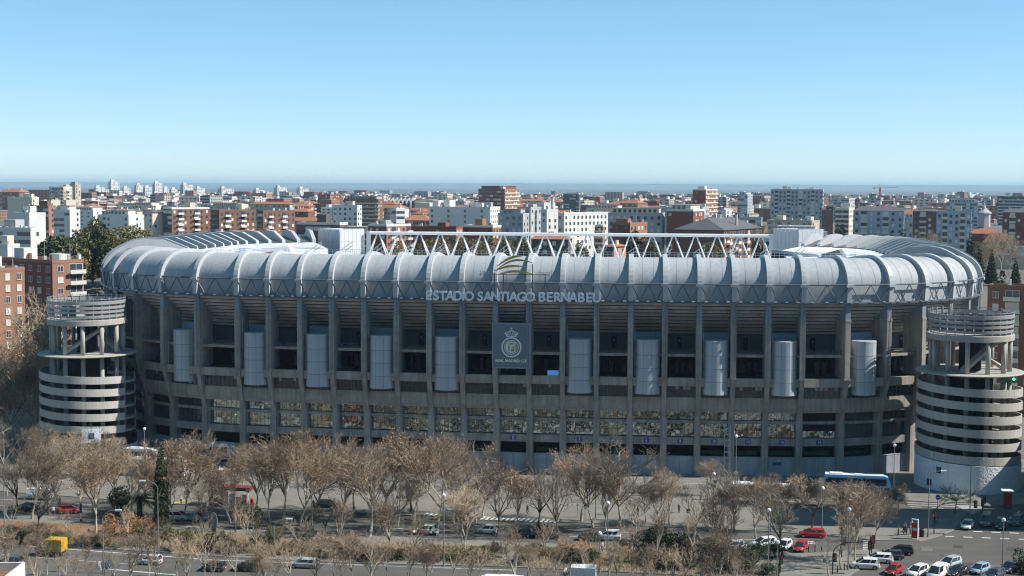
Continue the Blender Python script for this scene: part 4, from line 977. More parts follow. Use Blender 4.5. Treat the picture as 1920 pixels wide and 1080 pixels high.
LMK = [
 # left brick blocks near the ramp tower; brick fronts and orange sides paint in shade and sun
 ('brick_apartments', 'dark red brick apartment block with white rooftop hut behind the left ramp tower', ap, 2, 188, 488, 425, .30, 40, 'brick', S(side='orange', base=0, individual=True, fl=3.1, pitch=4.2, style='plain', sstyle='balcony', wsz=(1.7, 1.5), roof='light')),
 ('brick_apartments', 'sunlit orange brick apartment block cut by the left edge of the picture', ap, -60, 62, 507, 385, .52, 40, 'brick', S(side='orange', base=0, individual=True, fl=3.0, pitch=3.0, style='plain', sstyle='plain', wsz=(1.15, 1.6), roof='light')),
 ('white_villa', 'low white modern building with long dark windows left of the round pine', 'house', -20, 96, 430, 560, .22, 24, 'white', S(style='strip', sstyle='sparse', pitch=6, seed=3, roof='light')),
 ('white_villa', 'small white gabled house at the left edge below the modern villa', 'house', -15, 34, 462, 520, .3, 24, 'white', S(style='blank', sstyle='blank', seed=4, roof='light')),
 ('white_villa', 'white cubic building with a shadowed stair on its sunny side', 'house', 25, 92, 402, 690, .45, 30, 'white', S(style='blank', sstyle='blank', seed=5, roof='light')),
 ('brick_apartments', 'low brown block with one bright orange brick stair tower', ap, 42, 112, 388, 820, .2, 22, 'brown', S(style='strip', sstyle='plain', seed=6, side='orange')),
 ('office_building', 'pale office block with stepped white rooftop plant on the left', 'building', 14, 78, 372, 950, .2, 18, 'cream', S(style='blank', sstyle='plain', seed=7, roof='light')),
 ('stepped_tower', 'stepped beige concrete apartment tower on the left skyline', ap, 92, 140, 352, 1300, .35, 25, 'beige', S(style='balcony', sstyle='balcony', seed=8)),
 ('apartment_tower', 'square grey brown tower just right of the stepped beige tower', ap, 130, 154, 346, 1500, .45, 30, 'beige', S(style='blank', sstyle='plain', seed=9)),
 ('brick_villa', 'sprawling red brick roof at the far left below the plateau', 'building', 0, 62, 360, 1500, .3, 25, 'orange', S(roof='tile', seed=10)),
 ('cream_block', 'left of two windowless cream blocks below the stepped tower', 'building', 91, 112, 377, 1050, .8, 45, 'cream', S(style='blank', sstyle='blank', seed=11)),
 ('cream_block', 'right of two windowless cream blocks below the stepped tower', 'building', 119, 142, 377, 1050, .8, 45, 'cream', S(style='blank', sstyle='blank', seed=12)),
 ('white_block', 'long low white block above the green trees on the left', 'building', 198, 268, 405, 760, .3, 25, 'white', S(style='sparse', sstyle='plain', seed=13, roof='light')),
 ('white_block', 'white block with grey balconies left of the green trees', ap, 100, 155, 396, 800, .35, 25, 'white', S(style='strip', sstyle='plain', seed=14)),
 ('gabled_house', 'cream gabled house with a steep dark roof left of the brown brick blocks', 'house', 270, 312, 398, 800, .55, 35, 'cream', S(roof='slate', seed=15, sstyle='sparse')),
 ('brick_apartments', 'brown brick apartment block left in the row behind the north stand', ap, 306, 396, 392, 800, .78, 40, 'dark', S(side='brown', style='strip', sstyle='balcony', seed=16)),  # dark front walls in this row: glazing with its shade put into the colour
 ('brick_apartments', 'brown brick apartment block in the middle of the row behind the north stand', ap, 395, 482, 396, 800, .78, 40, 'dark', S(side='brown', style='strip', sstyle='balcony', seed=17)),
 ('brick_apartments', 'brown brick apartment block right in the row behind the north stand', ap, 482, 555, 398, 800, .82, 40, 'dark', S(side='brown', style='strip', sstyle='balcony', seed=18)),
 ('tile_roofed_block', 'long block under a bright orange tiled roof left of the media box', 'building', 470, 556, 382, 1000, .1, 20, 'beige', S(roof='tile', seed=19)),
 ('glass_office', 'dark glass office behind the left media box', 'office', 556, 655, 421, 560, .15, 18, 'dark', S(style='strip', sstyle='strip', seed=20)),
 ('white_block', 'bluish white block with small square windows above the left end of the truss', ap, 624, 680, 387, 900, .15, 18, 'white', S(seed=21)),
 ('brick_apartments', 'wide brown block with a terracotta cornice above the left end of the truss', ap, 645, 722, 375, 1150, .15, 18, 'brown', S(style='bands', seed=22)),
 ('white_block', 'narrow white striped office right of the wide brown block', 'office', 735, 750, 393, 820, .9, 50, 'white', S(style='strip', sstyle='strip', seed=23)),
 ('orange_apartments', 'orange apartment house with stacked balconies seen through the truss left half', ap, 690, 772, 424, 620, .55, 35, 'brick', S(side='orange', style='plain', sstyle='balcony', seed=24)),
 ('brick_apartments', 'low dark red brick block behind the truss between two orange piers', ap, 772, 868, 428, 640, .12, 16, 'brick', S(side='orange', style='sparse', seed=25)),
 ('brick_apartments', 'low dark red brick block with an orange end wall behind the middle of the truss', ap, 868, 940, 426, 650, .22, 22, 'brick', S(side='orange', style='sparse', seed=26)),
 ('white_block', 'long bluish white block with a windowless wall left of centre', ap, 805, 938, 390, 830, .14, 18, 'white', S(style='sparse', sstyle='plain', seed=27, roof='light')),
 ('white_tower', 'white lift tower on the long block, left of the pair', 'building', 811, 820, 379, 835, .6, 30, 'white', S(style='blank', sstyle='blank', seed=28, detail=False)),
 ('white_tower', 'white lift tower on the long block, right of the pair', 'building', 832, 845, 378, 835, .6, 30, 'white', S(style='blank', sstyle='blank', seed=29, detail=False)),
 ('brick_tower', 'tall brick tower with white balcony bands left of centre on the skyline', ap, 897, 973, 356, 1150, .35, 25, 'brick', S(side='orange', style='strip', sstyle='bands', seed=30)),
 ('dark_office', 'dark flat office block on the skyline right of centre', 'office', 1056, 1088, 364, 1500, .1, 18, 'dark', S(style='strip', seed=31)),
 ('grey_block', 'grey block with small windows left of the white chimney', ap, 970, 1015, 391, 780, .45, 30, 'grey', S(seed=32)),
 ('white_block', 'tall white block with a slim white chimney at the picture centre', ap, 1010, 1040, 383, 790, .7, 45, 'white', S(seed=33)),
 ('white_block', 'lower white block with narrow windows in front of the slim chimney', ap, 1014, 1042, 396, 700, .75, 45, 'white', S(seed=34)),
 ('grey_block', 'grey shaded block between the brick tower and the white chimney', ap, 934, 992, 403, 730, .2, 20, 'grey', S(seed=70)),
 ('white_block', 'broad sunlit white block with a row of dark windows right of centre', ap, 1042, 1145, 402, 720, .85, 40, 'cream', S(side='white', style='balcony', sstyle='plain', seed=35)),
 ('grey_block', 'long grey shaded block right of the sunlit white one', ap, 1140, 1245, 402, 700, .05, 12, 'grey', S(seed=36)),
 ('brick_apartments', 'dark red brick block with a square chimney right of centre', ap, 1250, 1318, 396, 690, .3, 22, 'brick', S(style='sparse', sstyle='plain', seed=37)),
 ('brick_house', 'low red brick house with an orange wall behind the truss right of centre', 'building', 1148, 1212, 421, 610, .5, 30, 'brick', S(side='orange', style='plain', seed=38)),
 ('tiled_hall', 'brick hall with arched windows under an orange roof behind the truss', 'building', 1132, 1170, 462, 500, .6, 35, 'dark', S(side='pink', roof='tile', sstyle='plain', seed=39)),
 ('tiled_hall', 'long dark brick hall under an orange tiled roof behind the middle of the truss', 'building', 996, 1072, 448, 520, .1, 15, 'dark', S(roof='tile', seed=40)),
 ('brick_apartments', 'brown block with white balconies and slanted dormers behind the right part of the truss', ap, 1265, 1420, 430, 600, .45, 30, 'brown', S(roof='slate', style='sparse', sstyle='balcony', seed=41)),
 ('brick_tower', 'slim brick tower with a white crown right of centre on the skyline', ap, 1299, 1344, 357, 1000, .5, 30, 'brick', S(side='orange', style='sparse', sstyle='bands', seed=42)),
 ('apartment_slab', 'tall grey apartment slab with a grid of windows right of the truss', ap, 1445, 1541, 357, 1100, .03, 14, 'grey', S(style='balcony', pitch=2.9, seed=43)),
 ('grey_block', 'low grey block with a row of white parapets right of the slim brick tower', ap, 1200, 1325, 391, 900, .1, 18, 'grey', S(style='sparse', seed=44)),
 ('brick_apartments', 'narrow brown side block beside the grey apartment slab', ap, 1541, 1562, 396, 1060, .05, 14, 'brown', S(style='sparse', seed=45)),
 ('apartment_house', 'blue grey apartment house under a slate roof with one green awning', ap, 1600, 1692, 395, 760, .04, 16, 'bluegrey', S(roof='slate', style='balcony', seed=46)),
 ('brick_apartments', 'dark brick apartment house under a slate roof left of the blue balconies', ap, 1712, 1760, 396, 780, .04, 18, 'brown', S(roof='slate', style='balcony', seed=47)),
 ('apartment_house', 'apartment house with blue grey balconies between brown brick wings', ap, 1756, 1818, 399, 700, .04, 18, 'bluegrey', S(style='balcony', pitch=2.6, seed=48)),
 ('brick_apartments', 'dark brick blocks at the right edge beyond the church', ap, 1880, 1960, 398, 820, .04, 20, 'brick', S(roof='slate', style='balcony', seed=49)),
 ('brick_hotel', 'large dark stepped building on the far right skyline', 'building', 1872, 1960, 370, 1400, .04, 20, 'dark', S(style='bands', seed=50)),
 ('glass_office', 'low bluish glass office far right in front of white towers', 'office', 1775, 1830, 380, 1300, .04, 18, 'bluegrey', S(style='strip', seed=51)),
 ('brick_apartments', 'brown brick apartment house close behind the right ramp tower', ap, 1852, 1990, 540, 385, .05, 28, 'brown', S(base=0, style='balcony', individual=True, pitch=3.6, fl=3.2, seed=52)),
 ('beige_block', 'low beige block with small square windows at the right edge above the brick house', 'building', 1842, 1925, 478, 640, .1, 20, 'beige', S(style='sparse', sstyle='blank', seed=53, fl=3.4)),
 ('white_block', 'pale block right of the brown side block with cream balconies', ap, 1566, 1600, 392, 900, .3, 22, 'cream', S(style='strip', sstyle='plain', seed=54)),
 ('grey_block', 'grey and white office right of the apartment slab on the skyline', 'office', 1563, 1600, 373, 1500, .3, 25, 'grey', S(style='strip', sstyle='plain', seed=55)),
 ('pink_block', 'pinkish tiled block on the skyline left of the grey apartment slab', ap, 1400, 1446, 372, 1600, .3, 25, 'orange', S(seed=56)),
 ('grey_block', 'tall grey office left of the pinkish block', 'office', 1383, 1410, 366, 1500, .35, 25, 'bluegrey', S(style='strip', seed=57)),
 ('brick_apartments', 'dark brick block on the skyline above the wide brown block', ap, 596, 645, 366, 1700, .5, 30, 'brick', S(seed=58)),
]
for (nm, lb, ct, a, b, yt_, d, fr_, yw, wl, kw) in LMK: lm(nm, lb, ct, a, b, yt_, d, fr_, yw, wl, **kw)
# white towers on the skyline
tw = [(176, 194, 352), (186, 206, 356), (203, 226, 341), (228, 246, 353), (252, 270, 348), (268, 286, 352), (286, 306, 344), (304, 318, 354), (318, 334, 356), (338, 364, 347), (364, 386, 354), (408, 440, 354), (474, 499, 357), (514, 539, 352), (556, 580, 354),
      (1768, 1782, 369), (1780, 1796, 366), (1796, 1812, 367), (1812, 1828, 365), (1826, 1840, 366)]
nmw = ['first', 'second', 'third', 'fourth', 'fifth', 'sixth', 'seventh', 'eighth', 'ninth', 'tenth', 'eleventh', 'twelfth', 'thirteenth', 'fourteenth', 'fifteenth']
for k, (a, b, yt_) in enumerate(tw):
    lb = f'white tower block on the far skyline, {nmw[k]} from the left edge' if k < 15 else f'white tower block in the far right cluster, {nmw[k-15]} from its left'
    d = 3300 + 60 * (k % 5)
    T = lm('white_tower_block', lb, 'tower block', a, b, yt_, d, .7, 48, 'grey', side='white', style='sparse', sstyle='plain', pitch=5, fl=3.4, wsz=(2.6, 1.6), detail=False, group='white tower blocks on the skyline', seed=60 + k)  # grey front and white side paint shade and sun onto white towers
    w0 = V(b, yt_, d).x - V(a, yt_, d).x
    mb = MB(); mb.box(w0*.15, w0*.35, 2, 10, V(a, yt_, d).z - 24, V(a, yt_, d).z - 18); mb.build('lift_house', WALL['white'], T)
# slim chimney, church, crane, dark arena
P = V(1036, 371, 780); T = thing('chimney_stack', 'slim tall white chimney beside the white block at the centre', 'chimney', (P.x, 780, 24)); mb = MB(); mb.tube((0,0,0), (0,0,P.z-24), 1.1, .9, 10); mb.build('shaft', WALL['white'], T); mb = MB(); mb.tube((0,0,P.z-24), (0,0,P.z-23.4), 1.15, None, 10); mb.build('rim', WALL['grey'], T)
P = V(1850, 385, 720); T = thing('church', 'brick church with orange roofs and a grey lantern tower on the right', 'church', (P.x, 720, 24), R(-15))
zt = P.z - 24
mb = MB(); mb.box(-9, 12, -8, 12, 0, 9); mb.box(-8, 6, -4, 8, 9, 13); mb.build('wall', WALL['brown'], T)
mb = MB(); mb.add([(-8.6,-4.6,13.02),(6.6,-4.6,13.02),(6.6,8.6,13.02),(-8.6,8.6,13.02),(-1,2,18)], [(0,1,4),(1,2,4),(2,3,4),(3,0,4)]); mb.add([(-2,-9,9.02),(12.6,-9,9.02),(12.6,-3,9.02),(-2,-3,9.02),(2,-6,13.5),(9,-6,13.5)], [(0,1,5,4),(1,2,5),(2,3,4,5),(3,0,4)]); mb.build('roof', ROOF['tile'], T)
mb = MB(); mb.lathe([(3.1, 14.5), (3.0, zt - 4.5), (3.5, zt - 4.2), (3.5, zt - 3.6), (1.2, zt - 2), (.3, zt + .5), (.05, zt + 3)], 8, (-1, 2)); mb.build('lantern', WALL['grey'], T)
P = V(1650, 352, 2200); T = thing('tower_crane', 'red and white tower crane far away on the right skyline', 'crane', (P.x, 2200, 24)); z = P.z - 24
mb = MB(); mb.box(-1.2, 1.2, -1.2, 1.2, 0, z); mb.build('mast', mat('crane_red', (0.5, 0.12, 0.08), 0.6, 0.1), T)
mb = MB(); mb.box(-10, 26, -.6, .6, z, z+1.5); mb.box(-.5, .5, -.5, .5, z+1.5, z+5); mb.tube((0,0,z+5), (22,0,z+1.4), .2, None, 4); mb.tube((0,0,z+5), (-9,0,z+1.4), .2, None, 4); mb.build('jib', WALL['white'], T)
mb = MB(); mb.box(-10, -7, -1, 1, z-2.2, z); mb.build('counterweight', WALL['grey'], T)
P = V(725, 372, 1450); T = thing('sports_hall', 'dark ribbed arena hall with a pale end wall left of centre on the skyline', 'hall', (P.x, 1450, 24), R(-20)); h = P.z - 24
mb = MB(); mb.box(0, 30, 0, 30, 0, h - 2); mb.build('wall', WALL['dark'], T); mb = MB(); mb.box(30.05, 46, 0, 28, 0, h - 4); mb.build('end_wall', WALL['cream'], T)
for k in range(7): mb = MB(); mb.extrude([(k*4.3, -1.5, 0), (k*4.3, -3, h-3), (k*4.3, 6, h+1), (k*4.3, 6, 0)], (1.2, 0, 0)); mb.build('buttress', WALL['grey'], T)
# ---- ordinary blocks between, one thing each
rsg = random.Random(21)
rows_ = [(575, 448, 4), (660, 434, 5), (760, 420, 6), (880, 408, 6), (1000, 400, 6), (1150, 393, 5), (1320, 388, 4), (1520, 383, 3.5), (1750, 379, 3)]
names = {'white': 'white', 'cream': 'cream', 'grey': 'grey', 'beige': 'beige', 'brick': 'red brick', 'brown': 'brown brick', 'orange': 'orange brick', 'pink': 'pink', 'dark': 'dark', 'bluegrey': 'blue grey'}
cnt = 0
def where(px):
    return ('left ramp tower' if px < 180 else 'north stand' if px < 420 else 'left media box' if px < 680 else 'left half of truss' if px < 960 else 'right half of truss' if px < 1300 else 'right media box' if px < 1560 else 'south stand' if px < 1800 else 'right ramp tower')
SEEN = {}
LPX = [(a, b, yt_, d) for (nm, lb, ct, a, b, yt_, d, fr_, yw, wl, kw) in LMK if b - a > 20]
for (d0, ym, sy) in rows_:
    px = -60 + rsg.uniform(0, 40)
    while px < 1980:
        d = d0 * rsg.uniform(.95, 1.05); w_ = rsg.uniform(14, 34); wp = w_ * F_PX / d
        c = V(px + wp/2, ym, d); left = px < 300; 
        ok = all((c.x - fx)**2 + (c.y + 8 - fy)**2 > (r2 + w_*.55)**2 for fx, fy, r1, r2 in FOOT[:len(LMK) + 20])
        if left and d < 560: ok = False
        if 100 < px < 300 and d < 640: ok = False
        if px > 1560 and d < 620: ok = False
        for (q0, q1, qy, qd) in LPX:
            if px < q1 and px + wp > q0 and d < qd and ym - sy < qy + (45 if q1 - q0 > 60 else 26): ok = False; break
        if ok and cnt < 236:
            yt_ = ym + (4 if d0 > 850 else 2) + rsg.gauss(0, sy) + (6 if px > 1500 else 0); h = V(px, yt_, d).z - ZT(d)
            if px < 330: col_ = rsg.choice(['white', 'cream', 'cream', 'grey', 'beige', 'pink', 'white', 'orange', 'brick'])
            elif px > 1450: col_ = rsg.choice(['brick', 'brown', 'grey', 'bluegrey', 'orange', 'cream', 'dark', 'pink', 'beige'])
            else: col_ = rsg.choice(['white', 'brick', 'brick', 'orange', 'cream', 'brown', 'grey', 'beige', 'pink', 'white', 'orange', 'brown'])
            rf = rsg.choice(['flat', 'tile', 'light', 'tile', 'flat']) if d > 700 else rsg.choice(['flat', 'light', 'flat'])
            near = 'nearer' if d < 720 else 'middle' if d < 1100 else 'farther'
            lb = f'{names[col_]} {"tiled" if rf == "tile" else "pale-roofed" if rf == "light" else "grey-roofed"} block, {near} rows beyond {where(px)}'
            gp = f'{names[col_]} blocks with {rf} roofs, {near} rooftops beyond the {where(px)}'
            bld('city_block', lb, 'building', Vector((c.x - w_/2, d, 0)), R(rsg.choice([12, 18, 22, 28, 40])), w_, rsg.uniform(9, 18), max(8, h), wall=col_, side=rsg.choice([col_, col_, 'orange' if col_ in ('brick', 'brown') else col_]), roof=rf, style=rsg.choice(['plain', 'plain', 'balcony', 'strip', 'sparse', 'bands']), sstyle=rsg.choice(['plain', 'sparse', 'blank', 'balcony']), seed=200 + cnt, group=gp)
            cnt += 1
        px += wp * rsg.uniform(1.0, 1.35) + 4
# ---- the mass of the far city
mb = [MB() for _ in range(8)]
keys = ['white', 'cream', 'grey', 'brick', 'orange', 'beige', 'brown', 'pink']
tops = MB()
for k in range(5200):
    d = 1500 * (2.5 ** rsg.random()); px = rsg.uniform(-80, 2000); P = V(px, 360, d); w_ = rsg.uniform(10, 34); l_ = rsg.uniform(9, 20)
    h = max(4, rsg.gauss(10.5, 4.0)); 
    if rsg.random() < .025: h += rsg.uniform(4, 12)
    yw = R(rsg.choice([14, 20, 26, 42])); ki = rsg.choices(range(8), [3, 3, 3, 4, 4, 3, 3, 3] if px < 1100 else [4, 2, 3, 4, 4, 2, 3, 2])[0]
    X = Vector((math.cos(yw), -math.sin(yw), 0)) * w_; Yv = Vector((math.sin(yw), math.cos(yw), 0)) * l_
    mb[ki].obox((P.x, d, 23.5), X, Yv, (0, 0, h)); 
    rm = rsg.random()
    tops.obox(Vector((P.x, d, 23.5 + h + .05)) + X*.04 + Yv*.04, X*.92, Yv*.92, (0, 0, .4), 0 if rm < .4 else 1 if rm < .8 else 2)
    if rsg.random() < .4: tops.obox(Vector((P.x, d, 23.5 + h + .46)) + X*rsg.uniform(.1, .5) + Yv*.3, X*.2, Yv*.4, (0, 0, rsg.uniform(2, 3.5)), 3)
for k in range(1700):
    d = 3300 * (1.8 ** rsg.random()); px = rsg.uniform(-80, 2000); P = V(px, 360, d); w_ = rsg.uniform(14, 50); h = rsg.uniform(3, 8) + (rsg.uniform(6, 16) if rsg.random() < .05 else 0)
    mb[rsg.choices(range(8), [4, 3, 2, 2, 3, 3, 1, 2])[0]].obox((P.x, d, 23.5), Vector((.94, -.34, 0))*w_, Vector((.34, .94, 0))*w_*.6, (0, 0, h))
T = bpy.data.objects.new('distant_city', None); COL.objects.link(T)
def far_wall(key):
    m = WALL[key].copy(); m.name = 'far_' + key; t = m.node_tree; b = t.nodes['Principled BSDF']; src = b.inputs['Base Color'].links[0].from_socket
    tc = [n for n in t.nodes if n.type == 'TEX_COORD'][0]
    sep = t.nodes.new('ShaderNodeSeparateXYZ'); t.links.new(tc.outputs['Object'], sep.inputs[0])
    def stripe(s, per, duty):
        a = t.nodes.new('ShaderNodeMath'); a.operation = 'DIVIDE'; a.inputs[1].default_value = per; t.links.new(s, a.inputs[0])
        f = t.nodes.new('ShaderNodeMath'); f.operation = 'FRACT'; t.links.new(a.outputs[0], f.inputs[0])
        g = t.nodes.new('ShaderNodeMath'); g.operation = 'LESS_THAN'; g.inputs[1].default_value = duty; t.links.new(f.outputs[0], g.inputs[0]); return g.outputs[0]
    m1 = t.nodes.new('ShaderNodeMath'); m1.operation = 'MULTIPLY'; t.links.new(stripe(sep.outputs[2], 3.1, .48), m1.inputs[0]); 
    ad = t.nodes.new('ShaderNodeMath'); ad.operation = 'ADD'; t.links.new(sep.outputs[0], ad.inputs[0]); t.links.new(sep.outputs[1], ad.inputs[1])
    t.links.new(stripe(ad.outputs[0], 3.7, .5), m1.inputs[1])
    mx_ = t.nodes.new('ShaderNodeMix'); mx_.data_type = 'RGBA'; t.links.new(m1.outputs[0], mx_.inputs[0]); t.links.new(src, mx_.inputs[6]); mx_.inputs[7].default_value = (0.06, 0.065, 0.08, 1)
    t.links.new(mx_.outputs[2], b.inputs['Base Color']); return m
big = MB(); fm = []
for ki, q in enumerate(mb):
    o = len(big.v); big.v.extend(q.v); big.f.extend([tuple(i + o for i in f) for f in q.f]); big.mi.extend([ki] * len(q.f)); fm.append(far_wall(keys[ki]))
o = len(big.v); big.v.extend(tops.v); big.f.extend([tuple(i + o for i in f) for f in tops.f]); big.mi.extend([8 + i for i in tops.mi])
COL.objects.unlink(T); bpy.data.objects.remove(T)
dc = big.build('distant_city', fm + [ROOF['flat'], ROOF['tile'], ROOF['light'], WALL['white']], None, fix=False); tag(dc, 'hazy mass of small rooftops spreading to the blue plateau', 'city', kind='stuff')
# ------------------------------------------------------------------ trees and planting
m_bark = mat('bark_pale', (0.44, 0.39, 0.31), 0.9, 0.25, 2.0); m_barkd = mat('bark_dark', (0.10, 0.08, 0.062), 0.9, 0.25, 2.0)
m_twig = mat('twig_brown', (0.34, 0.26, 0.18), 0.9, 0.25, 1.0, rnd=0.32); m_twigd = mat('twig_grey', (0.25, 0.205, 0.155), 0.9, 0.25, 1.0, rnd=0.3)
m_leafo = mat('leaf_rust', (0.40, 0.225, 0.105), 0.85, 0.35, 3.0, rnd=0.15); m_leafb = mat('leaf_brown', (0.33, 0.20, 0.105), 0.85, 0.35, 3.0, rnd=0.15)
m_leafg = mat('leaf_green', (0.075, 0.09, 0.03), 0.8, 0.4, 1.5, rnd=0.2); m_leafd = mat('leaf_dark_green', (0.040, 0.052, 0.024), 0.8, 0.4, 1.5, rnd=0.2)
m_leafy = mat('leaf_olive', (0.16, 0.14, 0.05), 0.8, 0.4, 1.2, rnd=0.2)
def rdir(rs, d, ang):
    d = d.normalized(); a = d.orthogonal().normalized(); b = d.cross(a); t = rs.uniform(0, 2*PI)
    return (d * math.cos(ang) + (a * math.cos(t) + b * math.sin(t)) * math.sin(ang)).normalized()
def tree_mesh(seed, H, spread, nlim, dens=1.0, leaves=0, trunk=.27, tw=0.0155, up=.35, lm_=None, bark=None, twig=None):
    rs = random.Random(seed); tk = MB(); cr = MB(); lf = MB(); ends = []
    def branch(p, d, L, r, lev):
        n = 3 if lev < 3 else 2; pts = [p]; q = p; dd = d
        for k in range(n):
            dd = (rdir(rs, dd, rs.uniform(.05, .28)) + Vector((0, 0, up * (.35 if lev else .1)))).normalized()
            q = q + dd * (L / n); pts.append(q)
        for k in range(n):
            r0 = r * (1 - .28 * k); r1 = r * (1 - .28 * (k + 1))
            (tk if lev < 2 else cr).tube(pts[k], pts[k+1], max(r0, tw), max(r1, tw * .8), 6 if lev == 0 else 5 if lev == 1 else 3, 0, False)
        if lev >= 4: ends.append(pts[-1]); return
        cnt = [nlim, 6, 6, 6][lev]; cnt = max(2, int(round(cnt * (dens if lev > 0 else 1))))
        for c in range(cnt):
            u = rs.uniform(.72, 1.0) if lev == 0 else (rs.uniform(.25, 1.0) if c else 1.0)
            f = u * n; k = min(n - 1, int(f)); s = pts[k].lerp(pts[k+1], f - k)
            ang = rs.uniform(.35, .75) * spread if lev == 0 else rs.uniform(.4, .95)
            LL = L0[lev + 1] * rs.uniform(.7, 1.15) * (1.15 - .4 * u if lev else 1)
            branch(s, rdir(rs, dd if lev else Vector((0,0,1)), ang), LL, r * (.55 if lev == 0 else .5), lev + 1)
    L0 = [H * trunk, H * .40, H * .24, H * .13, H * .075]
    branch(Vector((0, 0, -.1)), Vector((rs.uniform(-.06, .06), rs.uniform(-.06, .06), 1)), L0[0], H * .0135 + .05, 0)
    out = [tk.mesh('trunk', bark or m_bark), cr.mesh('crown', twig or m_twig)]
    if leaves:
        for k in range(leaves):
            p = rs.choice(ends) + Vector((rs.gauss(0, .22), rs.gauss(0, .22), rs.gauss(0, .2))); a = Vector((rs.gauss(0,1), rs.gauss(0,1), rs.gauss(0,1))).normalized(); b = a.orthogonal().normalized(); s = rs.uniform(.05, .11)
            lf.add([p - a*s - b*s*.6, p + a*s - b*s*.6, p + a*s + b*s*.6, p - a*s + b*s*.6], [(0,1,2,3)])
        out.append(lf.mesh('leaves', lm_ or m_leafo))
    return out
def proto_tree(meshes):
    return meshes
TREES = {
 'big1': tree_mesh(1, 15, 1.0, 6, 1.05), 'big2': tree_mesh(2, 15, 1.15, 7, 1.0, twig=m_twigd), 'big3': tree_mesh(3, 15, .85, 6, 1.1),
 'rust1': tree_mesh(4, 15, 1.1, 7, 1.05, 1500), 'rust2': tree_mesh(5, 15, 1.0, 6, 1.1, 1100, lm_=m_leafb), 'rust3': tree_mesh(15, 15, 1.2, 6, 1.0, 450, lm_=m_leafb),
 'dark1': tree_mesh(6, 12, 1.2, 5, 1.0, bark=m_barkd, twig=m_twigd), 'dark2': tree_mesh(7, 12, 1.0, 6, .9, bark=m_barkd, twig=m_twigd),
 'thin1': tree_mesh(8, 9, .75, 5, .66, tw=.014), 'thin2': tree_mesh(9, 9, .9, 4, .72, tw=.014), 'thin3': tree_mesh(10, 9, .6, 6, .62, tw=.014),
 'bush1': tree_mesh(11, 6, 1.5, 9, .95, trunk=.1, tw=.018), 'bush2': tree_mesh(12, 6, 1.6, 9, .95, 350, trunk=.08, tw=.018, lm_=m_leafb), 'poll': tree_mesh(13, 6, 1.6, 7, .35, trunk=.45, bark=m_bark),
 'round': tree_mesh(14, 5.5, 1.9, 8, .9, trunk=.48, bark=m_barkd, twig=m_twigd, up=.0),
}
BASEH = {'big': 15, 'rus': 15, 'dar': 12, 'thi': 9, 'bus': 6, 'pol': 6, 'rou': 5.5}
rt = random.Random(77)
TREE_LAB = []
def put(name, label, cat, group, meshes, names, loc, s, rz):
    T = thing(name, label, cat, loc, rz, group); T.scale = (s, s, s)
    for me, nm in zip(meshes, names): link(nm, me, T)
    return T
KIND = {'big': 'bare pale-barked plane tree', 'rus': 'plane tree still holding rust-brown leaves', 'dar': 'dark-trunked bare tree', 'thi': 'slender young bare tree', 'bus': 'low twiggy bare bush', 'pol': 'pollarded pale tree with stub branches', 'rou': 'small round-headed dark tree'}
def tree(px, py, H, kind, row):
    k3 = kind[:3]; P = G(px, py); s = H / BASEH[k3] * (rt.uniform(.95, 1.26) if k3 != 'thi' else rt.uniform(.85, 1.15))
    T = put('bare_tree' if k3 != 'bus' else 'bare_bush', f'{KIND[k3]} {row}', 'tree' if k3 != 'bus' else 'bush', f'{KIND[k3]}s {row}', TREES[kind], ('trunk', 'crown', 'leaves'), (P.x, P.y, .1), s, rt.uniform(0, 6.28))
    return T
r1 = 'along the plaza kerb'; r2 = 'in the garden strip between the roads'; r3 = 'along the near road at the bottom'; r4 = 'in front of the stadium wall'; r5 = 'in the hedge row by the blue coach'
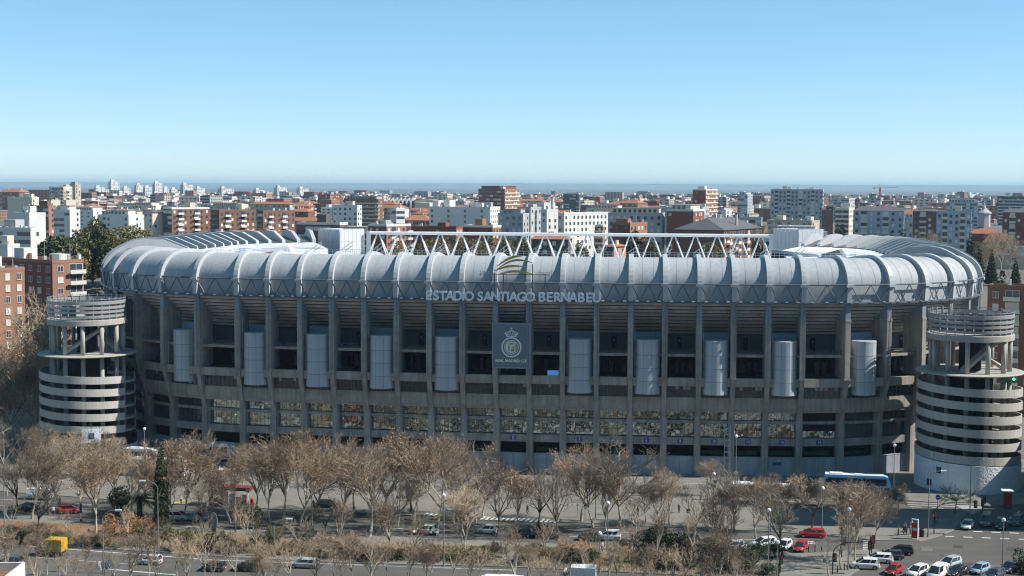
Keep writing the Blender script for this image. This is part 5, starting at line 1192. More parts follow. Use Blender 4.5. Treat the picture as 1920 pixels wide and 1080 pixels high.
for a in [(-45, 936, 15, 'big2', r1), (14, 930, 8, 'thin1', r1), (60, 974, 17, 'big1', r2), (113, 957, 14.5, 'rust2', r1), (150, 962, 14, 'rust3', r1), (179, 1009, 17.5, 'rust1', r2), (124, 1007, 7.5, 'thin2', r2), (69, 1000, 11, 'dark2', r2), (215, 955, 12, 'rust1', r1),
          (327, 978, 12, 'rust2', r2), (270, 948, 10, 'dark1', r1), (383, 993, 9.5, 'dark1', r2), (442, 1000, 9.5, 'dark2', r2), (462, 1018, 8, 'thin1', r2), (480, 962, 14.5, 'rust1', r1), (505, 976, 15, 'big3', r2), (532, 973, 15.5, 'rust1', r1), (562, 985, 14, 'rust2', r2), (609, 1007, 8.5, 'dark1', r2),
          (640, 975, 15, 'rust2', r1), (664, 961, 14.5, 'rust3', r1), (693, 1007, 18, 'big1', r2), (720, 968, 14, 'big2', r1), (775, 975, 15, 'rust2', r1), (820, 1000, 17.5, 'rust3', r2), (848, 968, 14, 'big3', r1), (870, 1044, 12, 'big3', r2), (932, 1007, 13, 'dark1', r2), (970, 993, 10.5, 'rust1', r2), (905, 972, 11, 'big2', r1),
          (1046, 1013, 14, 'dark2', r2), (1090, 978, 16, 'rust3', r1), (1112, 990, 15, 'big1', r2), (1161, 987, 15, 'big2', r1), (1211, 980, 9, 'rust3', r1), (1191, 1013, 9, 'thin2', r2), (1232, 1060, 11, 'thin3', r2), (1255, 985, 9, 'big3', r1), (1303, 1018, 11.5, 'thin2', r2), (1340, 993, 9, 'big2', r1),
          (1362, 1071, 13, 'big1', r2), (1416, 1018, 11, 'thin1', r2), (1467, 1044, 14, 'dark2', r2), (1445, 998, 9.5, 'big3', r1), (1522, 993, 10, 'dark1', r1), (1577, 1069, 10, 'thin3', r2), (1604, 1055, 14.5, 'big3', r2), (1592, 1062, 9, 'thin1', r2), (1640, 1015, 10, 'big2', r1), (1300, 1050, 9, 'thin3', r2), (1180, 1050, 8, 'thin1', r2), (1020, 1050, 8, 'thin2', r2), (640, 1030, 9, 'thin3', r2), (730, 1040, 9, 'big3', r2), (560, 1040, 8, 'thin2', r2), (380, 1030, 7, 'thin1', r2), (240, 1016, 7, 'thin3', r2), (950, 1045, 8, 'thin1', r2), (1110, 1052, 8, 'thin2', r2), (780, 1050, 9, 'thin2', r2), (480, 1040, 8, 'thin1', r2), (20, 1000, 9, 'thin2', r2), (300, 1025, 7, 'thin2', r2)]:
    tree(*a)
for k, px in enumerate((34, 92, 250, 298, 346, 432, 586, 705, 746, 892, 1010, 1136, 1236, 1376)):
    tree(px, 958 + (px - 34) * .026 + (k % 3) * 6, rt.uniform(8, 14), rt.choice(['big1', 'big2', 'rust3', 'rust2', 'big3', 'dark2']), r1)
for k, px in enumerate(range(15, 1430, 46)):
    tree(px + rt.uniform(-10, 10), 1008 + px * .028 + rt.uniform(-2, 22), rt.uniform(2.6, 4.6), rt.choice(['bush1', 'bush1', 'bush2', 'thin1', 'thin2']), r2)
for a in [(8, 895, 13, 'big2', r4), (-35, 880, 15, 'big3', r4), (62, 893, 11, 'rust2', r4), (118, 892, 10.5, 'rust3', r4), (170, 897, 10, 'big2', r4), (210, 895, 9, 'big3', r4), (330, 900, 8.5, 'rust2', r4), (410, 905, 9, 'dark2', r4), (455, 912, 10, 'rust1', r4), (600, 915, 9.5, 'dark1', r4), (700, 915, 10.5, 'dark2', r4), (742, 920, 9, 'dark1', r4), (880, 918, 7.5, 'dark1', r4), (905, 915, 5, 'dark2', r4), (1230, 925, 7, 'big2', r4), (1335, 930, 7.5, 'big3', r4)]: tree(*a)
for px in (1360, 1400, 1437, 1472, 1506, 1540, 1574, 1608, 1640, 1668): tree(px, 944 + (px - 1360) * .035 + rt.uniform(-2, 3), rt.uniform(6.0, 7.6) if px > 1400 else 5, rt.choice(['bush1', 'bush2']), r5)
tree(1791, 963, 5.8, 'round', 'on the traffic island before the white tower base')
tree(88, 1078, 9, 'thin1', r3); tree(112, 1084, 8, 'thin2', r3)
tree(1554, 1087, 7.5, 'poll', 'at the edge of the right pavement')
for k, px in enumerate(range(-10, 1420, 37)):
    if 70 < px < 125: continue
    tree(px + rt.uniform(-16, 16), 1086 + rt.uniform(-4, 26) + (4 if px > 900 else 0), rt.uniform(6, 9.5), rt.choice(['thin1', 'thin2', 'thin3', 'thin3', 'big3']), r3)
for k, px in enumerate(range(5, 1010, 27)):
    tree(px + rt.uniform(-9, 9), 1016 + px*.034 + rt.uniform(-4, 12), rt.uniform(1.8, 3.2), rt.choice(['bush1', 'bush2', 'bush1']), 'in the low tangle beside the near road')
for k, px in enumerate(range(0, 1400, 58)):
    tree(px + rt.uniform(-14, 14), 1096 + rt.uniform(-4, 10), rt.uniform(5, 7.5), rt.choice(['thin1', 'thin3', 'thin2']), r3)
# evergreen shrubs, hedges, cypress, palm, pines
def leaf_cloud(seed, blobs, n, s0, s1, mats, name='foliage', flat=0.0):
    rs = random.Random(seed); mb = MB(); tot = sum(b[3]*b[4]*b[5] for b in blobs)
    for (x, y, z, a, b_, c) in blobs:
        for k in range(int(n * a*b_*c / tot)):
            u = Vector((rs.gauss(0,1), rs.gauss(0,1), rs.gauss(0,1))).normalized() * rs.uniform(.45, 1.0) ** .45
            p = Vector((x + u.x*a, y + u.y*b_, z + u.z*c)); d = Vector((rs.gauss(0,1), rs.gauss(0,1), rs.gauss(0,1) + flat)).normalized(); e = d.orthogonal().normalized(); f_ = d.cross(e); t = rs.uniform(0, 6.28); e, f_ = e*math.cos(t) + f_*math.sin(t), f_*math.cos(t) - e*math.sin(t); s = rs.uniform(s0, s1)
            mb.add([p - e*s, p - f_*s*.55 + e*s*.2, p + e*s, p + f_*s*.55 + e*s*.1], [(0,1,2,3)], rs.randrange(len(mats)))
    return mb.mesh(name, mats)
def blobset(seed, n, R_, z, h):
    rs = random.Random(seed); return [(rs.uniform(-R_, R_)*.6, rs.uniform(-R_, R_)*.6, z + rs.uniform(0, h), rs.uniform(.4, .7)*R_, rs.uniform(.4, .7)*R_, rs.uniform(.35, .55)*h + .2) for _ in range(n)]
def stem_mesh(h, r, m_): mb = MB(); mb.tube((0,0,-.1), (0,0,h), r, r*.7, 6); return mb.mesh('trunk', m_)
st1 = stem_mesh(1.0, .08, m_barkd)
SHR = {'green': leaf_cloud(1, blobset(1, 6, 1.5, .5, 1.3), 1500, .07, .16, [m_leafg, m_leafd]), 'dark': leaf_cloud(2, blobset(2, 7, 1.6, .6, 1.6), 1700, .07, .16, [m_leafd, m_leafd, m_leafg]), 'olive': leaf_cloud(3, blobset(3, 6, 1.5, .5, 1.2), 1300, .06, .14, [m_leafy, m_leafg]), 'rust': leaf_cloud(4, blobset(4, 6, 1.5, .5, 1.3), 1300, .06, .13, [m_leafo, m_leafb, m_leafo])}
SN = {'green': 'green garden shrub', 'dark': 'dense dark evergreen shrub', 'olive': 'olive green ragged shrub', 'rust': 'orange brown autumn shrub'}
def shrub(px, py, w, kind, h=None):
    P = G(px, py); T = put('garden_shrub', f'{SN[kind]} in the garden strip', 'shrub', f'{SN[kind]}s in the garden strip', [SHR[kind], st1], ('foliage', 'stem'), (P.x, P.y, .12), w / 3.0, rt.uniform(0, 6.28))
    if h: T.scale = (w/3, w/3, h/2.2)
for a in [(222, 965, 4.5, 'dark', 4), (240, 1004, 4, 'rust', 3.5), (215, 1000, 3.6, 'rust', 3), (262, 1010, 3, 'olive'), (272, 1004, 3.4, 'rust', 2.8), (130, 1014, 3, 'green', 1.2), (300, 1012, 4, 'dark', 2), (345, 1014, 4, 'green', 2), (398, 1032, 4, 'dark', 2.3), (470, 992, 4, 'dark', 3.6), (360, 1030, 3.5, 'olive', 1.6), (430, 1034, 3.5, 'dark', 1.6), (500, 1030, 4, 'dark', 1.8), (515, 1016, 4, 'olive', 2.6), (570, 1020, 3.4, 'green', 1.8), (650, 1034, 4, 'dark', 2), (610, 1048, 3, 'dark', 1.4), (40, 1018, 4, 'dark', 1.5), (95, 1020, 4, 'dark', 1.4), (180, 1024, 4, 'green', 1.4), (690, 1052, 4, 'dark', 1.6), (740, 1050, 4, 'olive', 1.8), (810, 1052, 4.5, 'dark', 1.6), (860, 1052, 4, 'olive', 1.8), (905, 1054, 4, 'dark', 2),
          (1000, 1050, 3.6, 'green', 2.4), (1018, 1046, 2.6, 'olive', 2), (1063, 1046, 3.6, 'rust', 2), (1090, 1044, 3.6, 'rust', 2.2), (1108, 1048, 3.4, 'rust', 2), (1075, 1056, 4, 'dark', 1.8), (1100, 1058, 4, 'dark', 1.8), (1168, 1034, 2.2, 'dark', 1.8), (1180, 1050, 3.4, 'rust', 1.8), (1208, 1044, 3, 'green', 3), (1235, 1040, 4.6, 'dark', 4), (1262, 1048, 4.4, 'dark', 3.4), (1215, 1060, 4, 'dark', 2), (1255, 1068, 4, 'dark', 2.2), (1290, 1066, 4.4, 'dark', 2.4), (1330, 1052, 4.6, 'dark', 2.8), (1305, 1040, 4, 'dark', 2), (1360, 1062, 3, 'dark', 1.6), (1400, 1062, 4.4, 'dark', 2.6), (1420, 1052, 3.4, 'dark', 2.4), (1452, 1046, 2.8, 'dark', 2.2), (1390, 1076, 4.4, 'dark', 1.8), (1340, 1076, 4, 'green', 1.6), (1440, 1078, 3, 'dark', 1.4), (1925, 1074, 4, 'green', 3.6)]: shrub(*a)
# low hedge bands and fallen growth: nobody could count these
def ground_growth(name, label, pts, n, h, mats, seed):
    rs = random.Random(seed); P = [G(*p) for p in pts]; mb = MB()
    for k in range(n):
        u, v = rs.random(), rs.random(); a = P[0].lerp(P[1], u); b = P[3].lerp(P[2], u); p = a.lerp(b, v)
        hh = h * rs.uniform(.2, 1) * (.5 + .5 * math.sin(p.x * .9 + seed) * math.sin(p.y * 1.3))
        q = p + Vector((rs.gauss(0, .2), rs.gauss(0, .2), .13 + hh * rs.random())); d = Vector((rs.gauss(0, .6), rs.gauss(0, .6), 1)).normalized(); e = d.orthogonal().normalized(); L = rs.uniform(.12, .35); s = rs.uniform(.015, .05)
        mb.add([q - e*s, q + e*s, q + e*s*.4 + d*L, q - e*s*.4 + d*L], [(0,1,2,3)], rs.randrange(len(mats)))
    tag(mb.build(name, mats, None, fix=False), label, 'ground cover', kind='stuff')
ground_growth('undergrowth', 'tangle of dry stems and low plants in the garden strip', [(0, 1004), (960, 1052), (960, 1066), (0, 1016)], 16000, 1.1, [m_twigd, m_leafd, m_leafg, m_twig, m_leafy], 3)
ground_growth('undergrowth', 'dry stems and low plants in the right part of the garden strip', [(980, 1050), (1440, 1072), (1420, 1090), (980, 1064)], 9000, 1.0, [m_twigd, m_leafd, m_leafg, m_twig, m_leafb], 4)
ground_growth('undergrowth', 'fallen leaves and tufts on the orange soil', [(0, 978), (880, 1026), (880, 1046), (0, 1000)], 9000, .4, [m_leafb, m_leafo, m_leafy, m_twigd], 5)
def cyp(seed, H, R_, n): return leaf_cloud(seed, [(0, 0, H*(.08 + .9*k/9), R_*(math.sin(PI*(.16 + .84*(1 - k/9)*.62 + .0))**.8)*(1.02 - .55*(k/9)**2.2), R_*(1.02 - .6*(k/9)**2), H*.085) for k in range(10)], n, .1, .26, [m_leafd, m_leafd, m_leafg])
P = G(303, 985); put('cypress', 'tall narrow dark cypress rising before the white coaches', 'tree', None, [cyp(5, 14.5, 1.55, 5600), stem_mesh(3, .2, m_barkd)], ('foliage', 'trunk'), (P.x, P.y, .1), hgt(303, 985, 834)/14.8, 0)
mb = MB(); rs = random.Random(9)
for k in range(46):
    a = 2*PI*k/46*7.3; el = rs.uniform(.15, 1.35); L = rs.uniform(2.6, 3.4); pts = []
    for j in range(7):
        t = j/6; r_ = L*t*math.cos(el - .5*t); z = 2.2 + L*t*math.sin(el) - 1.6*t*t; pts.append(Vector((r_*math.cos(a), r_*math.sin(a), z)))
    sd = Vector((-math.sin(a), math.cos(a), 0))
    for j in range(6):
        for s_ in (-1, 1):
            for h_ in (0, .5):
                p = pts[j].lerp(pts[j+1], h_); q = pts[j+1] - pts[j]; w_ = .55*math.sin(PI*min(1, (j+h_+.8)/6.6))
                mb.add([p, p + q*.3, p + q*.9 + sd*s_*w_ + Vector((0,0,-.12)), p + q*.75 + sd*s_*w_*.95 + Vector((0,0,-.12))], [(0,1,2,3)])
        mb.tube(pts[j], pts[j+1], .035, .03, 3, 0, False)
palm = mb.mesh('fronds', mat('palm_green', (0.06, 0.075, 0.035), .6, .3, 1.0)); tk = MB(); tk.tube((0,0,0), (0,0,2.3), .38, .32, 10)
P = G(262, 972); put('palm', 'short palm with spiky dark fronds left of the cypress', 'tree', None, [palm, tk.mesh('trunk', m_barkd)], ('fronds', 'trunk'), (P.x, P.y, .1), 1.35, 0)
# background trees beyond the stadium
pine = leaf_cloud(31, [(0,0,11,5.2,5.2,2.4),(3.5,1,10,3.6,3.6,2),(-3.6,-1,10,3.6,3.6,2),(0,-3.5,9.6,3.4,3.4,1.8),(1,2,12.2,3.2,3.2,1.5)], 4200, .25, .6, [m_leafd, m_leafg], flat=.6)
euc = leaf_cloud(32, [(0,0,13,4,4,4.5),(3,1,10,3.4,3.4,3.6),(-3,-1,9.5,3.6,3.6,3.4),(0,-2,7,4,4,3),(1,1,17,2.4,2.4,2.6)], 4200, .25, .55, [m_leafy, m_leafg, m_leafg])
brn = leaf_cloud(33, [(0,0,11,4,4,3.6),(3,1,9,3.4,3.4,3),(-3,-1,8.5,3.6,3.6,3),(0,-2,6,4,4,2.6)], 2600, .2, .45, [m_leafy, m_leafg, m_leafb, m_leafg])
con = leaf_cloud(34, [(0,0,1.5 + k*1.5, 3.2*(1-k/9.5), 3.2*(1-k/9.5), 1.0) for k in range(9)], 3000, .22, .5, [m_leafd, m_leafd, m_leafg], flat=.3)
tkb = stem_mesh(9, .35, m_barkd)
def btree(px, ytop, d, kind, nm, label, hh, grp=None):
    P = V(px, ytop + (7 if px < 310 else 0), d); s = (P.z - ZT(d)) / hh
    put(nm, label, 'tree', grp, [kind, tkb], ('foliage', 'trunk'), (P.x, d, ZT(d)), s, rt.uniform(0, 6.28))
btree(117, 436, 500, pine, 'umbrella_pine', 'dark round umbrella pine left of the green trees behind the north stand', 13.6)
for px, yt_, d in ((172, 405, 520), (190, 412, 510), (155, 425, 505), (205, 430, 500)): btree(px, yt_, d, euc, 'evergreen_tree', 'tall yellowish green tree left behind the north stand', 19, 'yellowish green trees behind the north stand')
for px, yt_, d in ((222, 420, 520), (245, 417, 525), (265, 424, 515), (285, 440, 520), (230, 440, 500), (300, 450, 520), (140, 450, 495)): btree(px, yt_, d, brn, 'brownish_tree', 'broad brownish green tree behind the north stand', 14.2, 'brownish trees behind the north stand')
for px, yt_, d in ((34, 415, 640), (22, 428, 620), (66, 452, 500), (1193, 428, 560), (1570, 415, 640), (1580, 408, 700), (1640, 432, 600), (1672, 430, 600), (1693, 425, 640), (1820, 432, 600), (1836, 455, 540), (1445, 450, 620), (960, 445, 560), (985, 452, 540), (1180, 440, 540), (1420, 440, 600), (1437, 455, 560), (1890, 440, 640), (1905, 480, 520), (1860, 465, 530), (1880, 500, 470), (1830, 470, 520)):
    btree(px, yt_, d, con, 'conifer', 'dark conifer between the buildings %s' % ('on the far left' if px < 100 else 'behind the truss' if px < 1430 else 'beyond the south stand' if px < 1720 else 'at the right by the church'), 15.2, 'dark conifers between the city blocks')
for px, yt_, d in ((950, 446, 545), (975, 440, 560), (1000, 452, 540), (1186, 434, 600), (1205, 444, 560), (1225, 452, 545), (1432, 446, 600), (1120, 458, 540), (1090, 456, 545)): btree(px, yt_, d, euc if px % 4 else con, 'evergreen_tree', 'dark green tree behind the roof truss', 19 if px % 4 else 15.2, 'green trees behind the roof truss')
for px, yt_, d in ((800, 450, 560), (818, 446, 570), (845, 442, 570), (872, 446, 560), (890, 450, 560), (925, 446, 570), (1330, 455, 560), (755, 452, 560)): btree(px, yt_, d, brn, 'brownish_tree', 'brownish tree behind the roof truss', 14.2, 'brownish trees behind the roof truss')
def bare_far(px, ytop, d, k, lab, grp):
    P = V(px, ytop, d); k3 = k[:3]; put('bare_tree', lab, 'tree', grp, TREES[k][:2], ('trunk', 'crown'), (P.x, d, ZT(d)), (P.z - ZT(d)) / BASEH[k3] * 1.0, rt.uniform(0, 6.28))
for px, yt_, d in ((1418, 412, 620), (1400, 420, 640), (1430, 418, 640), (1880, 420, 600), (1865, 428, 580), (1895, 430, 590), (1850, 440, 570), (1545, 410, 700), (1720, 425, 640), (1740, 420, 660), (830, 440, 560), (860, 444, 560), (900, 442, 560), (1010, 440, 600), (1060, 446, 560), (1770, 440, 560), (1610, 420, 640)):
    bare_far(px, yt_, d, rt.choice(['big2', 'dark2', 'big3']), 'bare winter tree %s' % ('behind the roof truss' if px < 1350 else 'right of the truss end' if px < 1560 else 'beyond the south stand' if px < 1800 else 'at the right before the church'), 'bare winter trees beyond the stadium')
for px, yt_, d, k in ((72, 525, 360, 'thin3'), (82, 545, 352, 'thin3'), (64, 560, 350, 'thin1'), (30, 585, 335, 'rust2'), (50, 600, 330, 'rust3'), (8, 600, 335, 'rust2'), (20, 640, 325, 'big2'), (95, 590, 350, 'rust3'), (120, 640, 345, 'rust2'), (140, 625, 350, 'rust3')):
    P = V(px, yt_, d); put('bare_tree', 'tall bare tree in the side street left of the ramp tower', 'tree', 'bare trees in the side street on the left', TREES[k], ('trunk', 'crown', 'leaves'), (P.x, d, 0), P.z / BASEH[k[:3]], rt.uniform(0, 6.28))
# ------------------------------------------------------------------ vehicles
m_paint = paint_mat('car_paint'); v_glass = mat('car_glass', (0.02, 0.025, 0.03), 0.05, 0.0, spec=0.9); v_tyre = mat('tyre', (0.02, 0.02, 0.02), 0.9, 0.1, 3); v_rim = mat('rim', (0.45, 0.45, 0.46), 0.35, 0.0, metal=0.7)
v_dark = mat('car_trim', (0.03, 0.03, 0.03), 0.7, 0.0); v_head = mat('headlamp', (0.75, 0.77, 0.78), 0.15, 0.0, spec=0.8); v_tail = mat('tail_lamp', (0.35, 0.01, 0.01), 0.25, 0.0); v_plate = mat('number_plate', (0.7, 0.7, 0.68), 0.6, 0.0)
def car_parts(L, W, H, hood, belt, rear, roof0, roof1, nose=.62, ww=.32, van=False):
    """mesh parts of a car whose nose points along +x; hood = length of bonnet, rear = length of boot deck"""
    h = L/2; w_ = W/2; out = []
    st = [(-h, .80, .40, belt - .22), (-h + .12, .92, .26, belt - .05), (-h + max(rear, .25), 1.0, .22, belt), (-h + L*.3, 1.0, .2, belt), (0, 1.0, .2, belt), (h - hood, 1.0, .2, belt), (h - hood*.45, .97, .2, belt - (belt - nose)*.35), (h - .25, .88, .24, nose + .08), (h - .05, .78, .32, nose - .06), (h, .70, .38, nose - .15)]
    rows = [[(x, -w_*k*.9, z0), (x, -w_*k, z0 + .16), (x, -w_*k, z1 - .16), (x, -w_*k*.94, z1), (x, 0, z1 + .03), (x, w_*k*.94, z1), (x, w_*k, z1 - .16), (x, w_*k, z0 + .16), (x, w_*k*.9, z0)] for x, k, z0, z1 in st]
    mb = MB(); mb.loft(rows, 0); mb.loft([[r[0], r[-1]] for r in rows], 0); n = len(rows[0]); mb.add(rows[0], [tuple(range(n))]); mb.add(rows[-1], [tuple(range(n))])
    me = mb.mesh('body', m_paint); bm = bmesh.new(); bm.from_mesh(me); bmesh.ops.remove_doubles(bm, verts=bm.verts, dist=1e-4); bmesh.ops.recalc_face_normals(bm, faces=bm.faces); bm.to_mesh(me); bm.free(); me.shade_smooth(); out.append(('body', me))
    b0, b1 = -h + max(rear, .12) + .04, h - hood + .25
    base = [(b0, -w_*.93, belt - .02), (b1, -w_*.90, belt - .02), (b1 + .12, 0, belt - .02), (b1, w_*.90, belt - .02), (b0, w_*.93, belt - .02)]
    top = [(roof0, -w_*.74, H - .06), (roof1, -w_*.72, H - .06), (roof1 + .08, 0, H - .04), (roof1, w_*.72, H - .06), (roof0, w_*.74, H - .06)]
    mb = MB(); mb.loft([base, top], 0, closed=True); out.append(('cabin_glass', mb.mesh('cabin_glass', v_glass)))
    mb = MB(); rp = [(x, y*1.03, H - .075) for x, y, z in top]; r2 = [(x*.97 + (roof0 + roof1)/2*.03, y*.9, H) for x, y, z in top]; mb.loft([rp, r2], 0, closed=True); mb.add(r2, [tuple(range(5))]); me = mb.mesh('roof', m_paint); out.append(('roof', me))
    mb = MB(); j = [0, 1, 3, 4]
    for a in j: mb.tube(base[a], tuple(Vector(top[a]) * 1.0), .055, .05, 4, 0, False)
    for s in (1, 4) if False else (0, 1):
        q0 = Vector(base[0]).lerp(Vector(base[1]), .46); q1 = Vector(top[0]).lerp(Vector(top[1]), .40); 
        if s: q0.y *= -1; q1.y *= -1
        mb.tube(q0, q1, .05, None, 4, 0, False)
        if van or rear < .3:
            a0 = Vector(base[0]); a1 = Vector(base[0]).lerp(Vector(base[1]), .2 if not van else .55); c0 = Vector(top[0]); c1 = Vector(top[0]).lerp(Vector(top[1]), .1 if not van else .5); o = Vector((0, -.025, 0)); qq = [a0 + o, a1 + o, c1 + o, c0 + o]
            if s: qq = [Vector((p.x, -p.y, p.z)) for p in qq]
            mb.add(qq, [(0,1,2,3)])
    out.append(('pillars', mb.mesh('pillars', m_paint)))
    tm = MB(); tm.tube((0, -.11, 0), (0, .11, 0), ww, None, 14); tme = tm.mesh('wheel', v_tyre); rm = MB(); rm.tube((0, -.125, 0), (0, .125, 0), ww*.62, None, 10); rme = rm.mesh('rim', v_rim)
    for sx in (-h + L*.19, h - L*.19):
        for sy in (-1, 1): out.append(('wheel', tme, (sx, sy*(w_ - .1), ww), ('rim', rme)))
    for sy in (-1, 1):
        mb = MB(); mb.box(h - .22, h - .03, sy*w_*.60 - .17, sy*w_*.60 + .17, nose - .16, nose + .0); out.append(('headlight', mb.mesh('headlight', v_head)))
        mb = MB(); mb.box(-h - .02, -h + .16, sy*w_*.70 - .12, sy*w_*.70 + .12, belt - .32, belt - .08); out.append(('tail_light', mb.mesh('tail_light', v_tail)))
        mb = MB(); mb.box(b1 - .25, b1 - .05, sy*w_*1.08 - .1, sy*w_*1.08 + .1, belt - .02, belt + .13); out.append(('mirror', mb.mesh('mirror', m_paint)))
    mb = MB(); mb.box(h - .12, h + .02, -w_*.5, w_*.5, .3, nose - .22); out.append(('grille', mb.mesh('grille', v_dark)))
    mb = MB(); mb.box(h + .02, h + .04, -.26, .26, .38, .49); mb.box(-h - .03, -h - .01, -.26, .26, .55, .66); out.append(('number_plate', mb.mesh('number_plate', v_plate)))
    return out
CARS = {
 'hatch': car_parts(3.95, 1.72, 1.48, .95, .92, .10, -1.55, .35), 'mini': car_parts(3.55, 1.65, 1.5, .8, .92, .08, -1.35, .35), 'sedan': car_parts(4.55, 1.8, 1.44, 1.25, .92, .75, -1.1, .3),
 'suv': car_parts(4.45, 1.85, 1.68, 1.15, 1.05, .10, -1.85, .3, .78, .36), 'wagon': car_parts(4.6, 1.8, 1.48, 1.25, .93, .10, -1.95, .25), 'van': car_parts(4.9, 1.95, 1.98, .75, 1.1, .06, -2.3, .9, .85, .34, True), 'mpv': car_parts(4.4, 1.82, 1.66, .9, 1.0, .08, -1.9, .5, .74),
}
COLR = {'white': (.78, .78, .77), 'silver': (.45, .47, .49), 'grey': (.16, .165, .175), 'dark grey': (.055, .06, .068), 'black': (.018, .018, .022), 'red': (.45, .02, .025), 'pale blue': (.30, .42, .55), 'dark blue': (.025, .04, .085), 'teal': (.20, .33, .37), 'green': (.05, .12, .09)}
def head(ang): return R(ang)
def car(px, py, kind, colr, ang, label, cat='car', z=.01):
    P = G(px, py); T = thing('parked_car' if cat == 'car' else 'van', label, cat, (P.x, P.y, z), R(ang), 'cars on the roads before the stadium' if cat == 'car' else None)
    for it in CARS[kind]:
        o = link(it[0], it[1], T, it[2] if len(it) > 2 else None); o.color = (*COLR[colr], 1)
        if len(it) > 3: link(it[3][0], it[3][1], o)
    return T
E1 = -10
for a in [
 (1622, 1066, 'suv', 'white', 172, 'white crossover car parked side-on beside the kerb left of the red hatchback'), (1647, 1054, 'wagon', 'white', 168, 'white estate car mostly hidden behind the white crossover'),
 (1676, 1076, 'mini', 'red', 232, 'small red hatchback at the bottom edge facing down left'), (1720, 1080, 'suv', 'white', 225, 'boxy white off-roader right of the red hatchback at the bottom'), (1757, 1083, 'van', 'white', 235, 'white high-fronted van at the bottom edge beside the off-roader'), (1781, 1064, 'suv', 'silver', 222, 'silver crossover with a dark windscreen behind the white van'),
 (1796, 1078, 'sedan', 'black', 222, 'black saloon at the bottom between the silver crossover and the blue hatchback'), (1837, 1074, 'hatch', 'pale blue', 224, 'pale blue hatchback near the bottom right corner'), (1866, 1084, 'hatch', 'dark grey', 224, 'dark grey hatchback right of the pale blue one'), (1896, 1071, 'wagon', 'dark blue', 220, 'dark blue estate car by the bush in the bottom right corner'),
 (1671, 1048, 'hatch', 'dark grey', 172, 'dark grey five-door car side-on in the open junction'), (1690, 1039, 'hatch', 'black', 165, 'black hatchback just behind the dark grey five-door car'),
 (1814, 990, 'sedan', 'white', 243, 'white saloon waiting at the stop line facing the camera'), (1876, 990, 'suv', 'black', 250, 'black car waiting right of the grey van at the stop line'), (1906, 984, 'suv', 'dark grey', 240, 'dark off-roader waiting at the right edge'),
 (1522, 1007, 'wagon', 'red', 170, 'long red estate car on the carriageway under the bare trees'), (1501, 1032, 'hatch', 'red', 245, 'red hatchback with black windscreen parked nose to the pavement'), (1471, 1029, 'mini', 'white', 240, 'small white car behind the dark tree left of the red hatchback'), (1432, 1026, 'suv', 'white', 200, 'white crossover under a slender tree left of the small white car'),
 (1330, 1025, 'sedan', 'black', 190, 'black saloon hidden under the dark bush right of centre'), (1376, 1030, 'hatch', 'white', 190, 'white hatchback half hidden behind a plane tree'), (1208, 1013, 'suv', 'black', 195, 'black car behind the two pedestrians by the evergreen shrubs'),
 (1140, 1012, 'suv', 'white', 175, 'white crossover parked behind the purple grey bush'), (1104, 1013, 'hatch', 'dark grey', 175, 'dark grey hatchback parked left of the white crossover'), (1022, 1008, 'suv', 'black', 172, 'black crossover parked right of the dark trunk at centre'), (978, 1006, 'hatch', 'black', 172, 'black hatchback left of the black crossover at centre'),
 (915, 1000, 'mini', 'white', 168, 'small white car behind a bush left of centre'), (366, 976, 'sedan', 'teal', 350, 'pale teal saloon left of the tall oval sign'), (333, 975, 'mpv', 'white', 350, 'white people carrier just left of the teal saloon'), (130, 962, 'hatch', 'red', 10, 'red hatchback on the left carriageway'), (50, 957, 'sedan', 'black', 170, 'black saloon on the far left carriageway'),
 (283, 1058, 'mini', 'white', 172, 'small rounded white car on the near road at lower left'), (570, 1064, 'wagon', 'silver', 172, 'silver car with shiny roof behind twigs on the near road'), (464, 1070, 'sedan', 'black', 172, 'black saloon on the near road at lower left centre'), (400, 1070, 'hatch', 'dark grey', 172, 'dark hatchback left of the black saloon on the near road'),
 (398, 885, 'sedan', 'white', 350, 'white taxi in front of the stadium near the coaches'), (613, 952, 'hatch', 'black', 350, 'black hatchback on the plaza kerb left of the billboard'), (20, 1060, 'hatch', 'dark grey', 172, 'dark car on the near road at the lower left edge'), (1290, 1018, 'hatch', 'black', 185, 'black hatchback on the carriageway right of the evergreen shrubs'), (800, 1000, 'mini', 'white', 172, 'tiny white car among the scooters left of the grey van')]:
    car(*a)
car(1849, 984, 'van', 'grey', 248, 'grey people van waiting between the white saloon and the black car', 'van'); car(853, 975, 'van', 'silver', 350, 'grey delivery van on the carriageway by the crossing', 'van'); car(75, 936, 'van', 'white', 350, 'white van parked on the plaza at the far left', 'van', .14)
c_scr = (.1, .1, .12)
def scooter(px, py, ang, colr, label):
    P = G(px, py); T = thing('scooter', label, 'scooter', (P.x, P.y, .01), R(ang), 'scooters parked by the grey van')
    for x in (-.62, .62): mb = MB(); mb.tube((x, -.06, .27), (x, .06, .27), .27, None, 12); mb.build('wheel', v_tyre, T)
    mb = MB(); mb.extrude([(-.85, -.16, .55), (-.8, -.16, .8), (-.1, -.16, .78), (0, -.16, .4), (.35, -.16, .4), (.55, -.16, 1.0), (.68, -.16, .95), (.5, -.16, .28), (-.4, -.16, .25)], (0, .32, 0)); o = mb.build('body', m_paint, T); o.color = (*COLR[colr], 1)
    mb = MB(); mb.box(-.75, 0, -.15, .15, .8, .9); mb.build('seat', v_dark, T)
    mb = MB(); mb.tube((.52, -.33, 1.08), (.52, .33, 1.08), .03, None, 5); mb.build('handlebar', v_dark, T)
for k, (px, c_) in enumerate(((778, 'white'), (788, 'red'), (808, 'white'), (818, 'white'))): scooter(px, 1001 + k*.6, 60 + 8*k, c_, f'{["white scooter first", "red scooter second", "white scooter third", "white scooter last"][k]} in the row of scooters left of the grey van')
